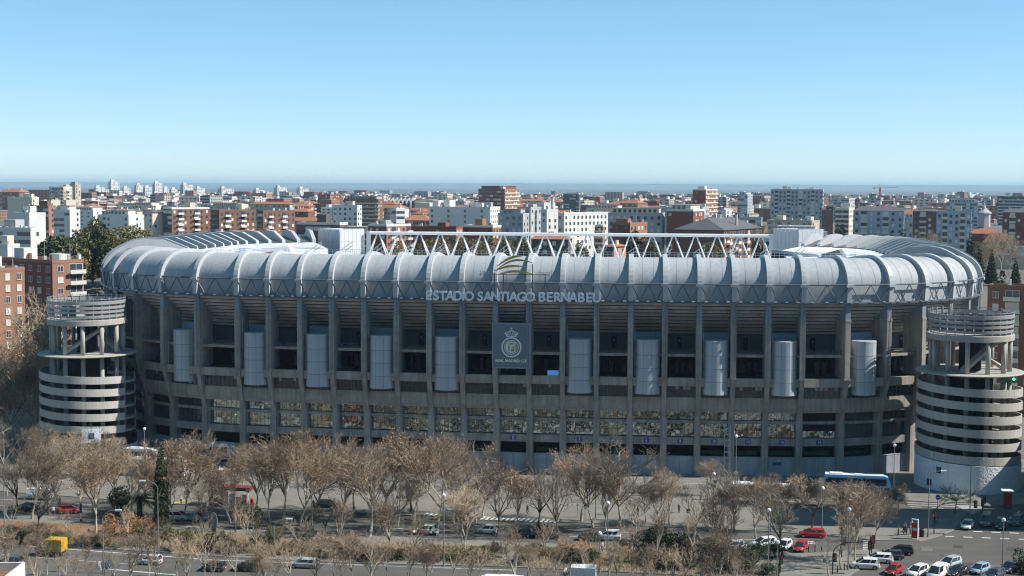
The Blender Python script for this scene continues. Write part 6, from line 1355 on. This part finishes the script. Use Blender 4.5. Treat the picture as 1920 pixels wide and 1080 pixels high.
m_busw = mat('bus_white', (0.75, 0.76, 0.77), 0.4, 0.03); m_busb = mat('bus_blue', (0.20, 0.48, 0.76), 0.4, 0.05); m_busd = mat('bus_navy', (0.06, 0.10, 0.22), 0.4, 0.05)
def coach(px, py, ang, label, m1, m2, L=12.0, H=3.5):
    P = G(px, py); T = thing('coach', label, 'coach', (P.x, P.y, .14), R(ang), None); h = L/2; w_ = 1.27
    prof = [(-h, .35), (-h, H - .35), (-h + .25, H - .02), (h - 1.2, H), (h - .45, H - .28), (h, H - 1.5), (h + .02, .9), (h - .05, .35)]
    mb = MB(); mb.extrude([(x, -w_, z) for x, z in prof], (0, 2*w_, 0)); mb.build('body', m1, T)
    mb = MB(); 
    for s in (-1, 1): mb.box(-h + .3, h - .8, s*w_ - (.03 if s < 0 else 0), s*w_ + (.03 if s > 0 else 0), 1.55, H - .55)
    for k in range(1, 7): pass
    mb.build('side_windows', v_glass, T).__setitem__('kind', 'stuff')
    mb = MB(); mb.add([(h + .03, -w_*.9, 1.2), (h + .03, w_*.9, 1.2), (h - .42, w_*.9, H - .42), (h - .42, -w_*.9, H - .42), (h - .1, -w_*.9, 1.2), (h - .1, w_*.9, 1.2)], [(0,1,2,3)]); mb.build('windscreen', v_glass, T)
    mb = MB(); mb.box(-h + .1, h - .2, -w_ - .02, w_ + .02, .55, 1.35); mb.build('skirt', m2, T)
    mb = MB(); mb.box(-h + .3, h - 1.3, -1.15, 1.15, H + .002, H + .05); mb.build('roof', m_busw, T)
    mb = MB(); mb.box(-h + 1.2, -h + 3.6, -.8, .8, H, H + .22); mb.build('roof_unit', m_busw, T)
    mb = MB(); mb.box(-.5, 1.2, -.7, .7, H, H + .16); mb.build('roof_hatch', m_busw, T)
    for x in (-h + 2.6, -h + 3.8, h - 2.6):
        for s in (-1, 1): mb = MB(); mb.tube((x, s*(w_ - .28), .5), (x, s*(w_ + .04), .5), .5, None, 14); mb.build('wheel', v_tyre, T)
    for s in (-1, 1): mb = MB(); mb.box(h - .06, h + .05, s*.85 - .2, s*.85 + .2, .65, .85); mb.build('headlight', v_head, T)
coach(1606, 924, -10, 'bright blue coach with white roof parked in front of the stadium on the right', m_busb, m_busd, 12.6)
coach(266, 872, -8, 'white coach nearest the left ramp tower in front of the stadium', m_busw, m_busd, 7.5)
coach(297, 893, -8, 'white coach with a blue flank behind the cypress', m_busw, m_busd, 12.0)
coach(396, 862, -8, 'white coach close to the stadium wall right of the cypress', m_busw, m_busd, 9.5)
coach(1440, 932, -9, 'long white coach behind the hedge row right of centre', m_busw, m_busd, 14, 2.4)
coach(938, 1122, 170, 'white bus roof cut by the bottom edge of the picture', m_busw, m_busw, 7, 3.0)
# yellow box lorry and white box van
def lorry(px, py, ang, label, m1, L, H, cabm):
    P = G(px, py); T = thing('box_lorry', label, 'lorry', (P.x, P.y, .01), R(ang)); h = L/2
    mb = MB(); mb.box(-h, h - 1.7, -1.15, 1.15, .8, H); bx_ = mb.build('cargo_box', m1, T)
    mb = MB()
    for k in range(6): x = -h + (k + .5)*(L - 1.7)/6; mb.box(x - .04, x + .04, -1.18, 1.18, .82, H - .02)
    mb.build('box_ribs', m1, bx_)
    mb = MB(); mb.extrude([(h - 1.6, -1.05, .45), (h - 1.6, -1.05, H*.78), (h - .7, -1.05, H*.78), (h - .1, -1.05, 1.3), (h, -1.05, .45)], (0, 2.1, 0)); mb.build('cab', cabm, T)
    mb = MB(); mb.add([(h - .07, -.95, 1.32), (h - .07, .95, 1.32), (h - .66, .95, H*.76), (h - .66, -.95, H*.76)], [(0,1,2,3)]); mb.box(h - 1.45, h - .6, -1.07, 1.07, 1.35, H*.72); mb.build('windscreen', v_glass, T)
    mb = MB(); mb.box(-h, h, -.5, .5, .5, .8); mb.build('chassis', v_dark, T)
    for x in (-h + 1.1, h - 1.0):
        for s in (-1, 1): mb = MB(); mb.tube((x, s*.8, .42), (x, s*1.1, .42), .42, None, 12); mb.build('wheel', v_tyre, T)
lorry(96, 1041, 172, 'bright yellow box lorry on the near road at the lower left', mat('lorry_yellow', (0.55, 0.33, 0.03), 0.5, 0.25), 4.5, 2.75, v_dark)
lorry(1083, 1096, 172, 'white box van with pale blue side cut by the bottom edge', mat('van_white', (0.74, 0.77, 0.80), 0.5, 0.04), 5.4, 2.8, m_busw)
# ------------------------------------------------------------------ street furniture and people
f_pole = mat('pole_grey', (0.20, 0.21, 0.21), 0.6, 0.1, 2); f_black = mat('signal_black', (0.02, 0.02, 0.022), 0.6, 0.0); f_lamp = mat('lamp_globe', (0.82, 0.83, 0.84), 0.25, 0.0); f_red = mat('sign_red', (0.45, 0.03, 0.03), 0.5, 0.05); f_blue = mat('sign_blue', (0.04, 0.10, 0.32), 0.5, 0.05); f_white = mat('sign_panel', (0.7, 0.71, 0.72), 0.5, 0.04); f_pic = mat('poster_print', (0.13, 0.18, 0.26), 0.4, 0.5, 0.6)
f_green = mat('green_light', (0.05, 0.9, 0.25), 0.5, 0.0, emit=3)
def lamp(px, py, ytop, label, kind='globe', side=1):
    P = G(px, py); H = hgt(px, py, ytop); T = thing('street_lamp', label, 'street lamp', (P.x, P.y, .1), 0, 'street lamps before the stadium')
    mb = MB(); mb.tube((0,0,0), (0,0,H - (0 if kind == 'globe' else 1.2)), .11, .065, 8); mb.build('pole', f_pole, T)
    mb = MB(); mb.tube((0,0,0), (0,0,.8), .17, .14, 8); mb.build('base', f_pole, T)
    if kind == 'globe':
        mb = MB(); mb.lathe([(.01, H), (.2, H + .05), (.34, H + .28), (.3, H + .5), (.12, H + .62), (.01, H + .65)], 10); o = mb.build('lamp_head', f_lamp, T); o.data.shade_smooth()
    else:
        mb = MB(); pts = [Vector((side*1.9*(1 - math.cos(a)), 0, H - 1.25 + 1.25*math.sin(a))) for a in np.linspace(0, PI/2, 8)]
        for a, b in zip(pts, pts[1:]): mb.tube(a, b, .055, None, 6, 0, False)
        mb.build('arm', f_pole, T); e = pts[-1]; mb = MB(); mb.box(min(e.x, e.x + side*.95), max(e.x, e.x + side*.95), -.18, .18, e.z - .08, e.z + .12); mb.build('lamp_head', f_lamp, T)
for a in [(1740, 1008, 884, 'tall grey lamp with curved arm left of the round tree', 'arm', 1), (1818, 980, 862, 'tall grey lamp with curved arm at the corner before the white tower base', 'arm', 1), (1879, 1083, 980, 'straight lamp with a white globe over the junction at lower right'), (1457, 1087, 1022, 'short white-globed lamp by the right pavement at the bottom'), (1440, 1080, 962, 'tall white-headed lamp right of the dog-leg kerb, by the evergreen shrubs'), (1139, 1032, 948, 'white-headed lamp behind the purple grey bush'), (1124, 1075, 1005, 'short white-globed lamp in the rust shrubs'), (1117, 973, 882, 'slim lamp on the plaza right of centre'), (832, 1064, 934, 'white-headed lamp before the grey delivery van'), (515, 1045, 974, 'white-headed lamp in the garden strip left of centre', 'arm', 1), (585, 985, 922, 'white-headed lamp near the plaza kerb left of centre'), (194, 1075, 958, 'white-headed curved lamp above the flags at lower left', 'arm', 1), (297, 1045, 903, 'tall curved lamp in front of the cypress', 'arm', -1), (9, 1005, 895, 'curved lamp at the far left edge', 'arm', -1), (1338, 940, 893, 'lamp before the stadium wall right of centre'), (1541, 1005, 920, 'lamp behind the red estate car'), (1675, 938, 839, 'lamp by the stadium corner left of the right ramp tower'), (272, 900, 808, 'lamp beside the left ramp tower'), (1590, 1070, 960, 'slim dark lamp right of the pollarded tree'), (1379, 925, 822, 'lamp in front of the ladder mast'), (1552, 935, 921, 'low lamp in the hedge row')]:
    lamp(*a)
def signal(px, py, ytop, label, arm=0):
    P = G(px, py); H = hgt(px, py, ytop); T = thing('traffic_light', label, 'traffic light', (P.x, P.y, .1), 0, 'traffic lights at the junction')
    mb = MB(); mb.tube((0,0,0), (0,0,H - (1.8 if arm else 0)), .1, .08, 8); mb.build('pole', f_black, T)
    def headbox(x, z):
        mb = MB(); mb.box(x - .24, x + .24, -.22, .22, z - .65, z + .65); o = mb.build('signal_head', f_black, T)
        for k, c_ in enumerate((f_red, mat('amber', (.3, .15, .02), .5, 0), mat('green_lens', (.02, .2, .08), .5, 0))): q = MB(); q.tube((x, -.25, z + .4 - .4*k), (x, -.22, z + .4 - .4*k), .14, None, 10); q.build('lens', c_, o)
    if arm:
        pts = [Vector((arm*(1 - math.cos(a))*.45, 0, H - 1.8 + 1.8*math.sin(a))) for a in np.linspace(0, PI/2, 9)] + [Vector((arm, 0, H + .1))]
        mb = MB()
        for a, b in zip(pts, pts[1:]): mb.tube(a, b, .07, None, 6, 0, False)
        mb.build('arm', f_black, T); headbox(arm, H - .3)
    else: headbox(0, H)
    headbox(.3, 2.6)
signal(1751, 1003, 943, 'arched black traffic light carrying a no-entry sign over the dark lane', 7.0); signal(1561, 1078, 1018, 'arched traffic light over the right pavement', 6.0); signal(1630, 1045, 1024, 'left of two traffic lights by the kerb above the dark grey car'); signal(1634, 1042, 1021, 'right of two traffic lights by the kerb above the dark grey car'); signal(1842, 965, 944, 'slim red signal post by the zebra crossing'); signal(1460, 1083, 1066, 'small traffic light at the bottom of the right pavement'); signal(1578, 1046, 997, 'traffic light right of the red hatchback')
def sign(px, py, ytop, w_, h_, label, m_, shape='rect', rz=0, cat='sign'):
    P = G(px, py); H = hgt(px, py, ytop); T = thing('road_sign', label, cat, (P.x, P.y, .1), rz)
    mb = MB(); mb.tube((0,.06,0), (0,.06,H - .1), .05, None, 6); mb.build('post', f_pole, T)
    mb = MB()
    if shape == 'disc': mb.tube((0, -.02, H - h_/2), (0, .03, H - h_/2), h_/2, None, 18)
    else: mb.box(-w_/2, w_/2, -.03, .03, H - h_, H)
    mb.build('plate', m_, T)
    mb = MB(); mb.box(-w_*.36, w_*.36, -.045, -.032, H - h_*.58, H - h_*.42) if shape == 'disc' else mb.box(-w_*.4, w_*.4, -.05, -.032, H - h_*.85, H - h_*.55); mb.build('symbol', f_white if m_ is not f_white else f_blue, T)
    return T
sign(1751, 1001, 964, .8, .8, 'round red no-entry sign on the arched traffic light pole', f_red, 'disc')
sign(1758, 966, 929, .9, .9, 'round blue sign left of the round dark tree', f_blue, 'disc'); sign(1685, 960, 930, .9, .9, 'round grey sign seen from behind by the hedge end', f_pole, 'disc')
sign(1246, 934, 901, 1.0, 1.1, 'pale square sign on a tall post on the plaza', f_white); sign(1258, 930, 911, .7, .7, 'small blue parking sign right of the pale square sign', f_blue); sign(1097, 975, 946, .6, .8, 'small dark shield sign on the plaza kerb right of centre', f_black); sign(1290, 990, 955, .6, .8, 'dark shield sign on the plaza left of a fork-trunked tree', f_black); sign(1338, 970, 945, .6, .7, 'dark shield sign behind bare trees right of the fork-trunked tree', f_black); sign(1379, 935, 884, .8, .9, 'round pale sign in front of the ladder mast', mat('sign_pale', (.6, .45, .4), .5, .05), 'disc'); sign(1083, 970, 945, .5, .5, 'small round white sign beside the shield sign', f_white, 'disc')
sign(1377, 1078, 1061, 1.1, 1.1, 'square blue and white sign at the garden edge at the bottom', f_white); sign(745, 965, 931, .5, .6, 'small dark round sign left of the billboard', f_black, 'disc'); sign(152, 982, 945, .35, 3.2, 'slim dark column sign by the left pavement', f_black)
# billboard on one leg
P = G(771, 962); H = hgt(771, 962, 897); T = thing('billboard', 'tilted white framed billboard on one leg by the plaza kerb', 'billboard', (P.x, P.y, .1), R(58))
mb = MB(); mb.tube((0,.1,0), (0,.1,H - 3.4), .14, None, 8); mb.build('leg', f_pole, T)
mb = MB(); mb.box(-1.35, 1.35, -.2, .2, H - 3.5, H); o = mb.build('frame', f_white, T)
mb = MB(); mb.box(-1.15, 1.15, -.23, -.2, H - 3.25, H - .3); mb.build('poster', f_pic, T); mb = MB(); mb.box(-1.15, 1.15, .2, .23, H - 3.25, H - .3); mb.build('poster', f_black, T); mb = MB(); mb.box(-.8, .2, -.25, -.232, H - 1.0, H - .6); mb.build('poster_text', f_white, T)
# tall oval city sign, red totem, bus shelter kiosks
P = G(400, 1001); H = hgt(400, 1001, 961); T = thing('advert_column', 'tall grey oval advertising panel beside the dark tree', 'sign', (P.x, P.y, .1), 0)
mb = MB(); mb.extrude([(.75*math.cos(a)*(1 if abs(math.sin(a)) < .8 else .9), -.12, H/2 + H/2*math.sin(a)) for a in np.linspace(0, 2*PI, 20)[:-1]], (0, .24, 0)); mb.build('frame', f_pole, T); mb = MB(); mb.box(-.55, .55, -.16, -.12, H*.18, H*.8); mb.build('panel', mat('panel_grey', (.12, .13, .14), .4, .3, 1.), T)
P = G(1715, 1012); H = hgt(1715, 1012, 976); T = thing('info_totem', 'slim red and white information totem on the pavement tip', 'sign', (P.x, P.y, .1), R(-35))
mb = MB(); mb.box(-.5, .5, -.12, .12, .2, H - .5); mb.build('panel', f_red, T); mb = MB(); mb.box(-.56, -.5, -.16, .16, 0, H); mb.box(.5, .56, -.16, .16, 0, H); mb.box(-.56, .56, -.16, .16, H + .001, H + .15); mb.build('frame', f_white, T); mb = MB(); mb.box(-.35, .35, -.14, -.12, H*.45, H*.6); mb.build('panel_print', f_white, T)
P = G(1888, 952); H = hgt(1888, 952, 917); T = thing('street_kiosk', 'small kiosk with flat pale roof and red poster by the white tower base', 'kiosk', (P.x, P.y, .1), R(-10))
mb = MB(); mb.box(-.75, .75, -.6, .6, .1, H - .5); mb.build('body', mat('kiosk_grey', (.16, .13, .12), .6, .1), T); mb = MB(); mb.box(-1.05, 1.05, -1.0, 1.0, H - .48, H - .28); mb.build('roof', f_white, T); mb = MB(); mb.box(-.6, .6, -.66, -.6, .35, H - .8); mb.build('poster', f_red, T)
P = G(435, 948); H = 3.5; T = thing('ticket_kiosk', 'grey kiosk under a long red canopy on the plaza at left', 'kiosk', (P.x, P.y, .14), R(-10))
mb = MB(); mb.box(-4.6, 4.0, -1.3, 1.3, H - .6, H); mb.build('canopy', mat('canopy_red', (.22, .045, .04), .6, .08), T); mb = MB(); mb.box(-4.2, -1.2, -1.2, 1.3, 0, H - .76); mb.build('booth', mat('kiosk_wall', (.22, .22, .22), .7, .1), T)
mb = MB(); mb.box(1.2, 3.2, -1.1, -.9, .2, 1.7); mb.build('counter', f_red, T)
for x in (-.6, 1.0, 3.6): mb = MB(); mb.tube((x, -1.2, 0), (x, -1.2, H - .76), .07, None, 6); mb.build('post', f_white, T)
for x in (.2, 2.6): mb = MB(); mb.box(x - .5, x + .5, -.5, -.4, .3, 2.1); mb.build('poster', f_white, T)
mb = MB(); mb.box(3.3, 4.05, -1.68, -1.6, H - .7, H - .1); mb.build('canopy_sign', f_white, T)
mb = MB(); mb.lathe([(.01, H), (.45, H + .01), (.3, H + .5), (.01, H + .6)], 10, (-4.0, 0)); mb.build('canopy_ball', mat('ball_orange', (.7, .2, .12), .5, .05), T)
P = G(473, 952); T = thing('post_box', 'small red post box right of the red canopy', 'post box', (P.x, P.y, .14)); mb = MB(); mb.lathe([(.01, 0), (.36, 0), (.36, 1.4), (.25, 1.6), (.01, 1.65)], 10); mb.build('body', f_red, T); mb = MB(); mb.box(-.2, .2, -.4, -.34, 1.1, 1.2); mb.build('slot', f_black, T)
P = G(1728, 1008); T = thing('litter_bin', 'dark litter bin and parcel post right of the red totem', 'bin', (P.x, P.y, .1)); mb = MB(); mb.lathe([(.01, .1), (.4, .1), (.45, 1.2), (.3, 1.35), (.01, 1.4)], 10); mb.build('body', f_black, T); mb = MB(); mb.box(-.3, .3, -.1, .1, 1.36, 1.5); mb.build('lid', f_black, T)
# bollards along the kerbs
bm_ = MB(); bm_.lathe([(.01, 0), (.1, 0), (.09, .85), (.12, .88), (.1, 1.0), (.01, 1.05)], 8); bme = bm_.mesh('bollard', f_black)
for k, (px, py) in enumerate([(1516, 1037), (1528, 1036), (1540, 1036), (1641, 1048), (1632, 1052), (1611, 1060), (1583, 1070), (1570, 1075), (1655, 1043), (1740, 1004)]):
    P = G(px, py); tag(link('bollard', bme, None, (P.x, P.y, .12)), 'short black bollard on the pavement edge by the junction', 'bollard', 'black bollards on the right pavements')
# flags on a pole, lower left
P = G(196, 1098); T = thing('flag_pole', 'pole with a white and a light blue flag at the lower left', 'flag pole', (P.x, P.y, 0)); H = hgt(196, 1098, 1050); mb = MB(); mb.tube((0,0,0), (0,0,H), .06, .05, 6); mb.build('pole', f_pole, T)
for sx, m_ in ((-1, f_white), (1, mat('flag_blue', (.18, .42, .65), .7, .1))):
    rows = [[(sx*(.1 + .9*u), .12*math.sin(u*5 + v*2), H - .15 - v*1.3 + (.25*u if sx > 0 else -.1*u)) for u in np.linspace(0, 1, 6)] for v in np.linspace(0, 1, 5)]
    mb = MB(); mb.shell(rows, [[(x, y + .03, z) for x, y, z in r] for r in rows]); mb.build('flag', m_, T)
# terrace corner of the nearest building, bottom left
q = V(47, 1054, 150); T = thing('roof_terrace', 'white parapet corner of a nearby roof terrace with brown decking at bottom left', 'building', (q.x, q.y - 2.85, 0), 0); z = q.z
mb = MB(); mb.box(-9, -.25, -12, 2.6, 0, z - .9); mb.build('wall', WALL['grey'], T)
mb = MB(); mb.box(-.25, 0, -12, 2.85, z - 3, z); mb.box(-9, -.252, 2.6, 2.85, z - 3, z); mb.build('parapet', WALL['white'], T)
for k in range(24): y = -11.8 + k*.6; mb = MB(); mb.box(-9, -.26, y, y + .56, z - .88, z - .84); mb.build('deck_plank', mat('deck_wood', (.22, .12, .06), .8, .25, 1.5, rnd=.15), T)
# low barrier before the stadium
a, b = G(1180, 914), G(1690, 928); mb = MB(); n = 24
for k in range(n + 1): p = a.lerp(b, k/n); mb.tube(p, p + Vector((0,0,1.0)), .05, None, 5)
T = thing('railing', 'low white railing along the stadium forecourt on the right', 'railing', (0,0,.12)); mb.build('posts', f_white, T).__setitem__('kind', 'stuff'); mb = MB(); mb.tube(a + Vector((0,0,1)), b + Vector((0,0,1)), .09, None, 5); mb.build('rail', f_white, T)
P = V(1901, 711, 284); T = thing('green_light', 'bright green lamp at the right end of the ramp tower deck', 'lamp', (P.x, P.y, P.z)); mb = MB(); mb.lathe([(.01, -.3), (.28, -.1), (.28, .1), (.01, .3)], 8); mb.build('lens', f_green, T); mb = MB(); mb.tube((0, 0, -.4), (0, .6, -.4), .04, None, 5); mb.build('bracket', f_black, T)
# ---- people
def person_mesh(seed, pose, top, legs, skin=(.45, .29, .21), hair=(.04, .03, .025)):
    me = bpy.data.meshes.new('person'); s = pose
    J = {'pel': (0,0,.95), 'chest': (0,.0,1.3), 'neck': (0,0,1.48), 'head': (0,-.02,1.6), 'crown': (0,0,1.74),
         'lk': (.10, -.10*s - .02, .5), 'la': (.11, .16*s, .09), 'lt': (.12, .16*s - .17, .04), 'rk': (-.10, .14*s - .04, .5), 'ra': (-.11, -.2*s, .09), 'rt': (-.12, -.2*s - .17, .04),
         'lh': (.09,0,.9), 'rh': (-.09,0,.9), 'ls': (.19,0,1.42), 'le': (.25,.1*s,1.15), 'lw': (.25, -.08*s - .06,.9), 'lf': (.25,-.1*s - .08,.78), 'rs': (-.19,0,1.42), 're': (-.25,-.06*s,1.15), 'rw': (-.25,.08*s - .1,.9), 'rf': (-.25,.1*s - .12,.78)}
    rad = {'pel': .15, 'chest': .17, 'neck': .065, 'head': .1, 'crown': .075, 'lk': .075, 'la': .05, 'lt': .045, 'rk': .075, 'ra': .05, 'rt': .045, 'lh': .11, 'rh': .11, 'ls': .08, 'le': .055, 'lw': .042, 'lf': .04, 'rs': .08, 're': .055, 'rw': .042, 'rf': .04}
    E_ = [('pel','chest'),('chest','neck'),('neck','head'),('head','crown'),('pel','lh'),('lh','lk'),('lk','la'),('la','lt'),('pel','rh'),('rh','rk'),('rk','ra'),('ra','rt'),('chest','ls'),('ls','le'),('le','lw'),('lw','lf'),('chest','rs'),('rs','re'),('re','rw'),('rw','rf')]
    ks = list(J); me.from_pydata([J[k] for k in ks], [(ks.index(a), ks.index(b)) for a, b in E_], [])
    o = bpy.data.objects.new('person_tmp', me); COL.objects.link(o); md = o.modifiers.new('s', 'SKIN'); sv = me.skin_vertices[0].data
    for i, k in enumerate(ks): sv[i].radius = (rad[k], rad[k] * (.75 if k in ('chest', 'pel') else 1)); sv[i].use_root = k == 'pel'
    o.modifiers.new('u', 'SUBSURF').levels = 1; o.modifiers['u'].render_levels = 1
    bpy.context.view_layer.update(); out = bpy.data.meshes.new_from_object(o.evaluated_get(bpy.context.evaluated_depsgraph_get())); bpy.data.objects.remove(o)
    out.materials.clear()
    for nm, c_ in (('cloth_top_%d' % seed, top), ('cloth_legs_%d' % seed, legs), ('skin', skin), ('hair', hair), ('shoe', (.02,.02,.02))): out.materials.append(mat(nm, c_, .85, .1, 3))
    for p in out.polygons:
        c = p.center; p.material_index = 4 if c.z < .1 else 1 if c.z < .93 and abs(c.x) < .2 else (3 if c.z > 1.66 or (c.z > 1.56 and c.y > .03) else 2) if c.z > 1.5 else 2 if c.z < .86 else 0; p.use_smooth = True
    return out
PM = [person_mesh(0, 1, (.02,.02,.025), (.025,.03,.05)), person_mesh(1, .6, (.03,.035,.07), (.02,.02,.022)), person_mesh(2, .1, (.35,.25,.18), (.05,.05,.07)), person_mesh(3, .9, (.5,.48,.45), (.03,.035,.06)), person_mesh(4, .5, (.25,.03,.04), (.03,.03,.035))]
for k, (px, py, i, rz, lb) in enumerate([(1694, 1003, 0, .9, 'left of two walkers in black on the pavement left of the red totem'), (1699, 1004, 1, .7, 'right of two walkers in dark blue and black left of the red totem'), (771, 963, 0, 1.2, 'person in black right under the billboard leg'), (781, 959, 1, 1.0, 'person in dark blue right of the billboard'), (1193, 1032, 2, 2.5, 'person in a tan jacket beside the evergreen shrubs'), (1189, 1031, 4, 2.4, 'person in dark red beside the evergreen shrubs'), (932, 1036, 0, .3, 'person in black on the pale path left of centre'), (926, 1034, 1, .3, 'person in dark blue on the pale path left of centre'), (100, 968, 3, .6, 'person in a pale coat on the left pavement'), (112, 950, 0, 1.0, 'person in black on the plaza at far left'), (160, 928, 0, .5, 'person in black walking on the plaza behind the red hatchback'), (1261, 918, 0, .2, 'person in black by the stadium railing'), (1341, 916, 1, .2, 'person in dark blue by the stadium railing'), (990, 890, 0, 0, 'person in black at the foot of a stadium column'), (1196, 968, 1, 2, 'person in dark blue on the plaza right of centre'), (300, 988, 4, .5, 'person in dark red beside the cypress'), (1136, 966, 0, 1, 'person in black on the plaza left of the slim lamp')]):
    P = G(px, py); tag(link('person', PM[i], None, (P.x, P.y, .14), rz), lb, 'person')

rq = random.Random(41)
for k in range(26):
    px = rq.uniform(20, 1500) if k < 20 else rq.uniform(1560, 1760); py = 925 + px*.035 + rq.uniform(-18, 20) if k < 14 else 1000 + px*.03 + rq.uniform(-4, 6) if k < 20 else rq.uniform(996, 1008)
    P = G(px, py); where_ = 'plaza before the stadium' if k < 14 else 'garden strip' if k < 20 else 'pavement tip by the junction'
    i = rq.randrange(5); tag(link('person', PM[i], None, (P.x, P.y, .14), rq.uniform(0, 6.28)), f'person {["in black", "in dark blue", "in a tan jacket", "in a pale coat", "in dark red"][i]} walking on the {where_}', 'person', 'people walking before the stadium')
# ------------------------------------------------------------------ labels that are shared get their place in the row
_by = {}
for o in SC.objects:
    if o.parent is None and 'category' in o.keys(): _by.setdefault(o['label'], []).append(o)
_ord = ['first', 'second', 'third', 'fourth', 'fifth', 'sixth', 'seventh', 'eighth', 'ninth', 'tenth', 'eleventh', 'twelfth', 'thirteenth', 'fourteenth', 'fifteenth', 'sixteenth', 'seventeenth', 'eighteenth', 'nineteenth', 'twentieth']
_u = _ord[:9]
for a, b in (('twenty', None), ('thirty', 'thirtieth'), ('forty', 'fortieth'), ('fifty', 'fiftieth'), ('sixty', 'sixtieth'), ('seventy', 'seventieth'), ('eighty', 'eightieth'), ('ninety', 'ninetieth')):
    _ord += ([b] if b else []) + [a + '-' + x for x in _u]
for lb, os_ in _by.items():
    if len(os_) > 1:
        os_.sort(key=lambda o: o.matrix_basis.translation.x / max(1, o.matrix_basis.translation.y))
        for k, o in enumerate(os_): o['label'] = f'{lb}, {_ord[k]} from left'
# ------------------------------------------------------------------ lettering becomes mesh
bpy.context.view_layer.update()
dg = bpy.context.evaluated_depsgraph_get()
for o in [o for o in SC.objects if o.type == 'FONT']:
    me = bpy.data.meshes.new_from_object(o.evaluated_get(dg))
    n = link(o.name.split('.')[0], me, o.parent); n.matrix_local = o.matrix_local.copy()
    bpy.data.objects.remove(o)
